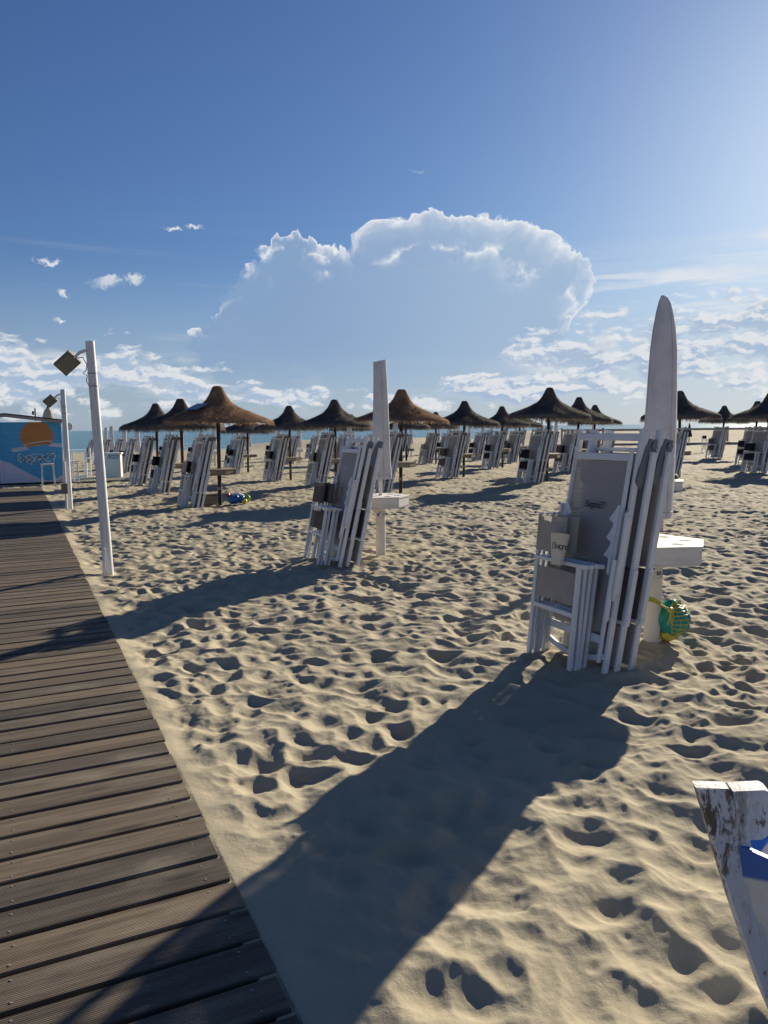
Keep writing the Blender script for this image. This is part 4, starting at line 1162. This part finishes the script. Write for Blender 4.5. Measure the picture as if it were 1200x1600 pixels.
# striped closed parasol showing over the hut roof
r = empty('closed_striped_parasol', (1.15, 31.6, gz(1.15, 31.6))); tag(r, 'closed beige and brown parasol showing over the hut roof', 'parasol')
MB().tube((0, 0, 0), (0, 0, 2.75), .025, n=10).build('pole', M['trim'], r)
mb = MB(); n = 24
mb.loft([[(a * (1 + .16 * math.cos(6 * 2 * math.pi * i / n)) * math.cos(2 * math.pi * i / n), a * (1 + .16 * math.cos(6 * 2 * math.pi * i / n)) * math.sin(2 * math.pi * i / n), z) for i in range(n)] for z, a in ((1.3, .16), (1.9, .24), (2.2, .20), (2.45, .13), (2.6, .05))], caps=(True, True))
mb.build('cloth', M['beige'], r)
MB().tube((0, 0, 2.58), (0, 0, 2.70), .05, .02, n=10).build('cap', M['brown_cloth'], r)
# platform, stools, table and bin beside the hut
pz = gz(2, 27.5)
plat = empty('wooden_platform', (2.2, 27.6, pz)); tag(plat, 'low grey wooden platform to the right of the hut', 'platform')
for i in range(20):
    MB().box((-.95 + .125 * i - .1, 0, .025), (.115, 2.2, .05)).build('plank', M['shelf_wood'], plat)
def stool(x, y, h, w, label, back=False, rz=0.0):
    z = gz(x, y) + .03
    r = empty('bar_stool', (x, y, z), (0, 0, rz)); tag(r, label, 'stool', 'white bar stools by the hut')
    MB().box((0, 0, h), (w, w, .04)).build('seat', M['white'], r)
    for sx in (-1, 1):
        for sy in (-1, 1):
            t = h + (.38 if back and sy > 0 else 0)
            MB().bar((sx * (w / 2 - .02), sy * (w / 2 - .02), 0), (sx * (w / 2 - .04), sy * (w / 2 - .04), t if t > h else h - .02), .04, .04).build('leg', M['white'], r)
    for sy in (-1, 1): MB().bar((-w / 2 + .04, sy * (w / 2 - .03), h * .3), (w / 2 - .04, sy * (w / 2 - .03), h * .3), .03, .03).build('stretcher', M['white'], r)
    if back:
        for zz in (h + .18, h + .34): MB().bar((-w / 2 + .04, w / 2 - .04, zz), (w / 2 - .04, w / 2 - .04, zz), .02, .06).build('back_slat', M['white'], r)
stool(.84, 26.1, .60, .40, 'white bar stool without back in front of hut mural')
stool(1.52, 26.4, .66, .38, 'white high-backed bar stool at hut corner behind lamp post', True, .4)
stool(2.55, 30.6, .66, .40, 'white high-backed chair right of the white table', True, -.5)
r = empty('high_table', (1.95, 29.6, gz(1.95, 29.6))); tag(r, 'white square high table beside the hut', 'table')
MB().box((0, 0, 1.0), (.62, .62, .05)).build('tabletop', M['white'], r)
for sx in (-1, 1): MB().box((sx * .26, 0, .49), (.05, .5, .96)).build('leg_panel', M['white'], r)
MB().box((0, 0, .06), (.5, .3, .05)).build('foot_board', M['white'], r)
# bin
M['bin'] = paint('off_white_bin_board', (0.60, 0.60, 0.57), .6, .4, (.4, .37, .33), 6)
r = empty('waste_bin', (3.05, 28.35, gz(3.05, 28.35)), (0, 0, R(-14))); tag(r, 'white square waste bin with blue writing near the platform', 'bin')
bo = MB().box((0, 0, .44), (.50, .50, .84), ch=.006).build('body', M['bin'], r); MB().box((0, 0, .885), (.58, .58, .05), ch=.008).build('lid', M['bin'], r); MB().box((0, 0, .01), (.52, .52, .04)).build('base', M['roof'], r)
tx, w = lettering('SECCO', .11, .022, .30, .004)
mb = MB(); k = .34 / w; mb.v = [(-.17 + vx * k + vz * .25, -.253 + vy, .72 + vz) for vx, vy, vz in tx.v]; mb.f = tx.f; mb.m = tx.m; mb.sm = tx.sm
M['letter_blue'] = paint('blue_lettering_paint', (0.05, 0.17, 0.30), .6, .1)
mb.build('lettering', M['letter_blue'], bo)

# ------------------------------------------------------------------ fence on the right, open director chair, dark closed parasol
M['fence'] = paint('grey_fence_wood', (0.34, 0.31, 0.28), .8, .5, scale=3)
f0, f1 = Vector(W(13.2, 57)), Vector(W(46, 55))
fn = empty('beach_fence', (f0.x, f0.y, 0)); tag(fn, 'long low wooden rail fence on the right with sand behind', 'fence')
npst = 12
for i in range(npst):
    p = f0.lerp(f1, i / (npst - 1)) - f0
    MB().bar((p.x, p.y, -.2), (p.x, p.y, 1.32), .12, .12).build('post', M['fence'], fn)
    if i < npst - 1:
        q = f0.lerp(f1, (i + 1) / (npst - 1)) - f0
        for zz, hh in ((1.14, .16), (.05, .22)):
            MB().bar((p.x, p.y, zz), (q.x, q.y, zz), .05, hh, (-SY, CY, 0)).build('rail', M['fence'], fn)
x, y = W(17.9, 42.5)
r = empty('open_director_chair', (x, y, gz(x, y)), (0, 0, R(20))); tag(r, 'open white director chair with dark back near the fence', 'chair')
for sx in (-1, 1):
    for sy in (-1, 1): MB().bar((sx * .27, sy * .2, 0), (sx * .27, sy * .2, .64 if sy < 0 else .9), .03, .03).build('leg', M['white'], r)
    MB().bar((sx * .27, -.25, .65), (sx * .27, .22, .65), .05, .03).build('armrest', M['white'], r)
    for sy in (-1, 1): MB().bar((-sx * .25, sy * .2, .08), (sx * .25, sy * .2, .45), .025, .025, (0, 1, 0)).build('cross_leg', M['white'], r)
MB().box((0, 0, .45), (.5, .42, .015)).build('seat_fabric', M['black_cloth'], r); MB().box((0, .2, .80), (.54, .015, .18)).build('back_fabric', M['black_cloth'], r)
x, y = W(24.4, 61.5)
r = empty('dark_closed_parasol', (x, y, gz(x, y))); tag(r, 'small dark closed parasol standing beyond the fence', 'parasol')
MB().tube((0, 0, -.2), (0, 0, .5), .04, n=8).build('pole', M['pole_black'], r); MB().tube((0, 0, .4), (0, 0, 1.50), .24, .03, n=12).build('cloth', M['black_cloth'], r)

# ------------------------------------------------------------------ old boat, bow at the right edge
def boat_paint():
    m, nt, bs, out = newmat('flaking_boat_paint')
    co = coords(nt); x, y, z = sep(nt, co)
    n = noise(nt, vec(nt, 'MULTIPLY', co, (8, 8, 2.0)), 3.0, 8, 0.70, .5)
    n2 = noise(nt, vec(nt, 'MULTIPLY', co, (14, 14, 5)), 5.0, 5, 0.7)
    white = mixc(nt, n2 * .6, (0.66, 0.66, 0.68), (0.52, 0.51, 0.53))
    bare = smooth(nt, .475, .53, n * .7 + n2 * .3) * smooth(nt, .17, .06, x)
    bare = bare.max(smooth(nt, .56, .60, n2 * .6 + n * .4))
    c = mixc(nt, bare, white, (0.13, 0.095, 0.07))
    nt.links.new(c.s, bs.inputs['Base Color']); bs.inputs['Roughness'].default_value = .6
    bump(nt, bs, (n * .75 + n2 * .25) - bare * .08, .6, .012)
    return m
M['boat'] = boat_paint()
def hull_paint():
    m, nt, bs, out = newmat('boat_hull_paint')
    co = coords(nt); x, y, z = sep(nt, co)
    n = noise(nt, co, 9.0, 7, 0.65); w = noise(nt, co, 3.0, 3, .5)
    c = mixc(nt, smooth(nt, .3, .7, n), (0.64, 0.64, 0.63), (0.55, 0.54, 0.52))
    b1 = smooth(nt, .0, .012, z - .425 - (x - .14) * .30 + (w - .5) * .06) * 1.0
    b2 = smooth(nt, .0, .02, (x - .16) * .55 - (z - .17).abs() + (w - .5) * .05) * smooth(nt, .34, .32, z)
    c = mixc(nt, b1.max(b2), c, (0.016, 0.115, 0.44))
    chip = smooth(nt, .66, .70, n)
    c = mixc(nt, chip, c, (0.12, 0.09, 0.065))
    nt.links.new(c.s, bs.inputs['Base Color']); bs.inputs['Roughness'].default_value = .5
    bump(nt, bs, n - chip * .2, .5, .008)
    return m
M['hull'] = hull_paint()
bx, by = W(.795, 1.90)
boat = empty('old_boat', (bx, by, -.035), (0, 0, R(-7 - YAW)))
tag(boat, 'weathered white and blue wooden boat bow at the right edge', 'boat')
# local frame: x runs aft, y to the far side, z up
stem_pts = [(.0, .655), (.014, .61), (.050, .49), (.090, .36), (.135, .23), (.182, .10), (.235, -.02)]
rings = []
for i, (sx, sz) in enumerate(stem_pts):
    wd = .024; dp = .082 + .05 * i / 6; w0 = wd * .9
    rings.append([(sx, -w0 + .006, sz), (sx + .008, -wd, sz - .002), (sx + dp - .006, -wd, sz + .004 * (i == 0)), (sx + dp, -wd + .006, sz), (sx + dp, wd - .006, sz), (sx + dp - .006, wd, sz), (sx + .008, wd, sz), (sx, w0 - .006, sz)])
MB().loft(rings, caps=(True, True), smooth_=False).build('stem_post', M['boat'], boat)
# block behind the stem with worn round corners
ol = [(.088, .655), (.165, .662), (.178, .655), (.186, .64), (.205, .565), (.200, .552), (.18, .545), (.165, .530), (.125, .525), (.112, .535)]
n = len(ol); mb = MB()
vs = [(x_, -.029, z_) for x_, z_ in ol] + [(x_, .024, z_) for x_, z_ in ol]
mb.add(vs, [(i, i + n, (i + 1) % n + n, (i + 1) % n) for i in range(n)] + [tuple(range(n)), tuple(range(2 * n - 1, n - 1, -1))])
mb.build('bow_block', M['boat'], boat)
def hull_pt(u, v, s):
    """u along the boat 0..1, v from keel 0 to gunwale 1"""
    L = 3.1
    x0 = np.interp(1 - v, [0, .3, .6, 1], [.10, .14, .21, .34]); x_ = x0 + (L - x0) * u
    beam = .58 * math.sin(min(1, u * 1.9 + .0) * math.pi / 2) ** .8 * (1 - .25 * max(0, u - .6))
    hz = (.52 - .10 * math.sin(min(1, u * 1.4) * math.pi / 2)) * v + .0
    yv = beam * (v ** .55) if v > 0 else 0.0
    return (x_, s * (yv + .016), hz + .01 - .02)
for s in (-1, 1):
    for k in range(5):       # strakes
        v0, v1 = k / 5, (k + 1) / 5
        rows = []
        for j in range(4):
            v = v0 + (v1 - v0) * j / 3 * .985
            rows.append([Vector(hull_pt(u, v, s)) + Vector((0, s * (.010 - .003 * j), 0)) for u in np.linspace(0, 1, 26)])
        back = [[p - Vector((0, s * .022, 0)) for p in rows[j]] for j in (3, 0)]
        rr_ = rows + back
        mb = MB(); mb.loft([[rr_[j][i] for j in range(len(rr_))] for i in range(26)], closed=True, caps=(True, True), smooth_=False)
        mb.build('strake', M['hull'], boat)
    mb = MB(); pts = [Vector(hull_pt(u, 1.0, s)) + Vector((0, s * .02, .012)) for u in np.linspace(.14, 1, 22)]
    for p, q in zip(pts[:-1], pts[1:]): mb.bar(p, q + (q - p) * .03, .045, .035, (0, 1, 0))
    mb.build('gunwale', M['boat'], boat)
MB().box((3.1, 0, .2), (.04, .80, .44)).build('transom', M['hull'], boat)
for xx in (1.2, 2.2): MB().box((xx, 0, .30), (.22, 1.0, .03)).build('thwart', M['boat'], boat)
